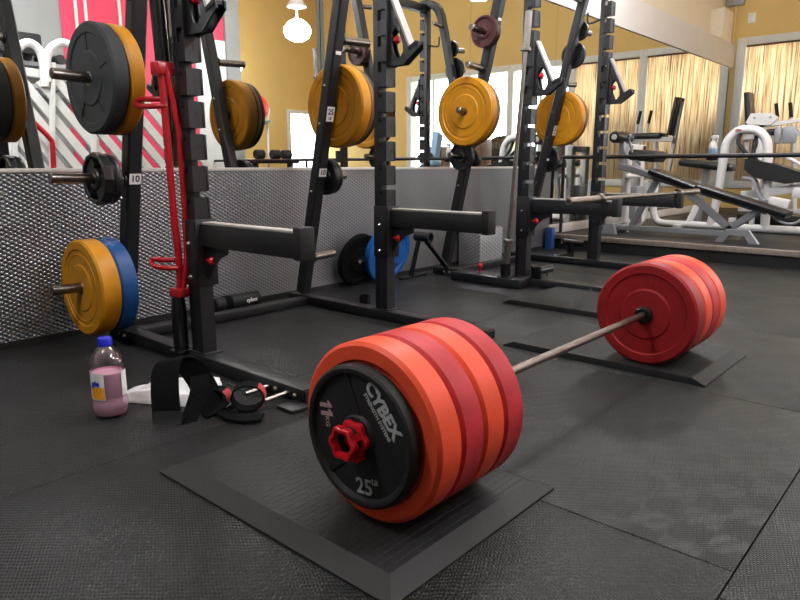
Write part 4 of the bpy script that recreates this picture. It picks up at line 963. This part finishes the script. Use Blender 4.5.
# lifting belt: one wide strap arched over and trailing off
FH, RH = V((.749, .662, 0)), V((.662, -.749, 0)); O = V((.017, 1.008, 0))
t = thing('lifting_belt', 'wide black lifting belt arched on the floor over the white towel', 'belt', O)
def P(s, r, z): return FH*s + RH*r + V((0, 0, z))
pts = spline([P(-.005, .006, .008), P(.0, .004, .05), P(.02, -.004, .12), P(.055, -.008, .19), P(.085, .008, .218), P(.125, .038, .195), P(.15, .075, .13), P(.15, .10, .075), P(.13, .125, .03), P(.10, .16, .014)], 7)
wd = []
for i in range(len(pts)):
    u = i/(len(pts)-1); wd.append(RH*(.050-.016*u) + FH*(.04*u) + V((0, 0, .012*u)))
mb = MB(); mb.ribbon(pts, wd, .009); obj('belt_body', mb, 'nylon', t)
mb = MB(); mb.ribbon(spline([P(-.02, .01, .012), P(-.013, .012, .03), P(-.006, .012, .055)], 4), RH*.050, .010); obj('buckle_end', mb, 'rubber', t)
mb = MB(); mb.ribbon(spline([P(.11, .095, .15), P(.08, .10, .11), P(.045, .09, .06), P(.0, .075, .008)], 5), RH*.028+FH*.02, .006); obj('side_strap', mb, 'nylon', t)
mb = MB(); mb.ribbon(spline([P(.12, .15, .012), P(.06, .21, .010), P(.04, .27, .010), P(.05, .33, .012)], 5), FH*.03, .006); obj('tail_strap', mb, 'nylon', t)
# two wrist wraps
def wrap(loc, label, rot, R=.05, wd=.03):
    t = thing('wrist_wrap', label, 'wrist wrap', loc, rot, group='wrist wraps')
    mb = MB(); n = 28
    ring = [V((R*1.15*math.cos(2*PI*i/n), 0, R+.004+R*.95*math.sin(2*PI*i/n))) for i in range(n+1)]
    mb.ribbon(ring, V((0, wd, 0)), .005); obj('wrap_band', mb, 'nylon', t)
    mb = MB(); mb.ribbon([V((R*1.20*math.cos(a), 0, R+.004+R*1.0*math.sin(a))) for a in [-.9+i*.12 for i in range(16)]], V((0, wd*.96, 0)), .004); obj('red_lining', mb, 'redcloth', t)
    mb = MB(); mb.ribbon(spline([V((-R*.9, 0, R*.4)), V((-R*1.6, -.01, .012)), V((-R*2.8, .0, .008)), V((-R*3.6, .02, .008))], 5), V((0, wd*.8, 0)), .005); obj('wrap_tail', mb, 'nylon', t)
    mb = MB(); mb.ribbon([V((-R*1.05, -wd*.3, R*.8)), V((-R*1.55, -wd*.4, .020)), V((-R*2.5, -wd*.4, .014))], V((0, .0016, 0)), .002); obj('white_stitching', mb, 'whiteink', t)
    return t
ra = math.atan2(RH.y, RH.x)
wrap((.298, .912, 0), 'black wrist wrap with red lining curled beside the steel band pegs', ra+.12, .052, .03)
wrap((.245, 1.03, 0), 'black wrist wrap with red lining lying right of the lifting belt', ra-.15, .036, .026)
mb = MB(); mb.ball((0, 0, .02), .03, 14, 8, (1.2, .7, .65)); tag(obj('chalk_cloth', mb, 'cloth', None, (.262, 1.035, .012)), 'small white cloth scrap inside the wrist wrap loop', 'cloth')

# ------------------------------------------------------------------ light and colour
w = bpy.data.worlds.new('day'); SC.world = w; w.use_nodes = True
bg = w.node_tree.nodes['Background']; bg.inputs['Color'].default_value = (*lin((248, 250, 255)), 1); bg.inputs['Strength'].default_value = 8.5
SC.view_settings.view_transform = 'Standard'; SC.view_settings.look = 'None'; SC.view_settings.gamma = 1
SC.view_settings.use_curve_mapping = False; SC.view_settings.exposure = 0.0
try:
    SC.cycles.max_bounces = 10; SC.cycles.transparent_max_bounces = 12; SC.cycles.caustics_reflective = False; SC.cycles.caustics_refractive = False; SC.cycles.use_denoising = True
except Exception: pass
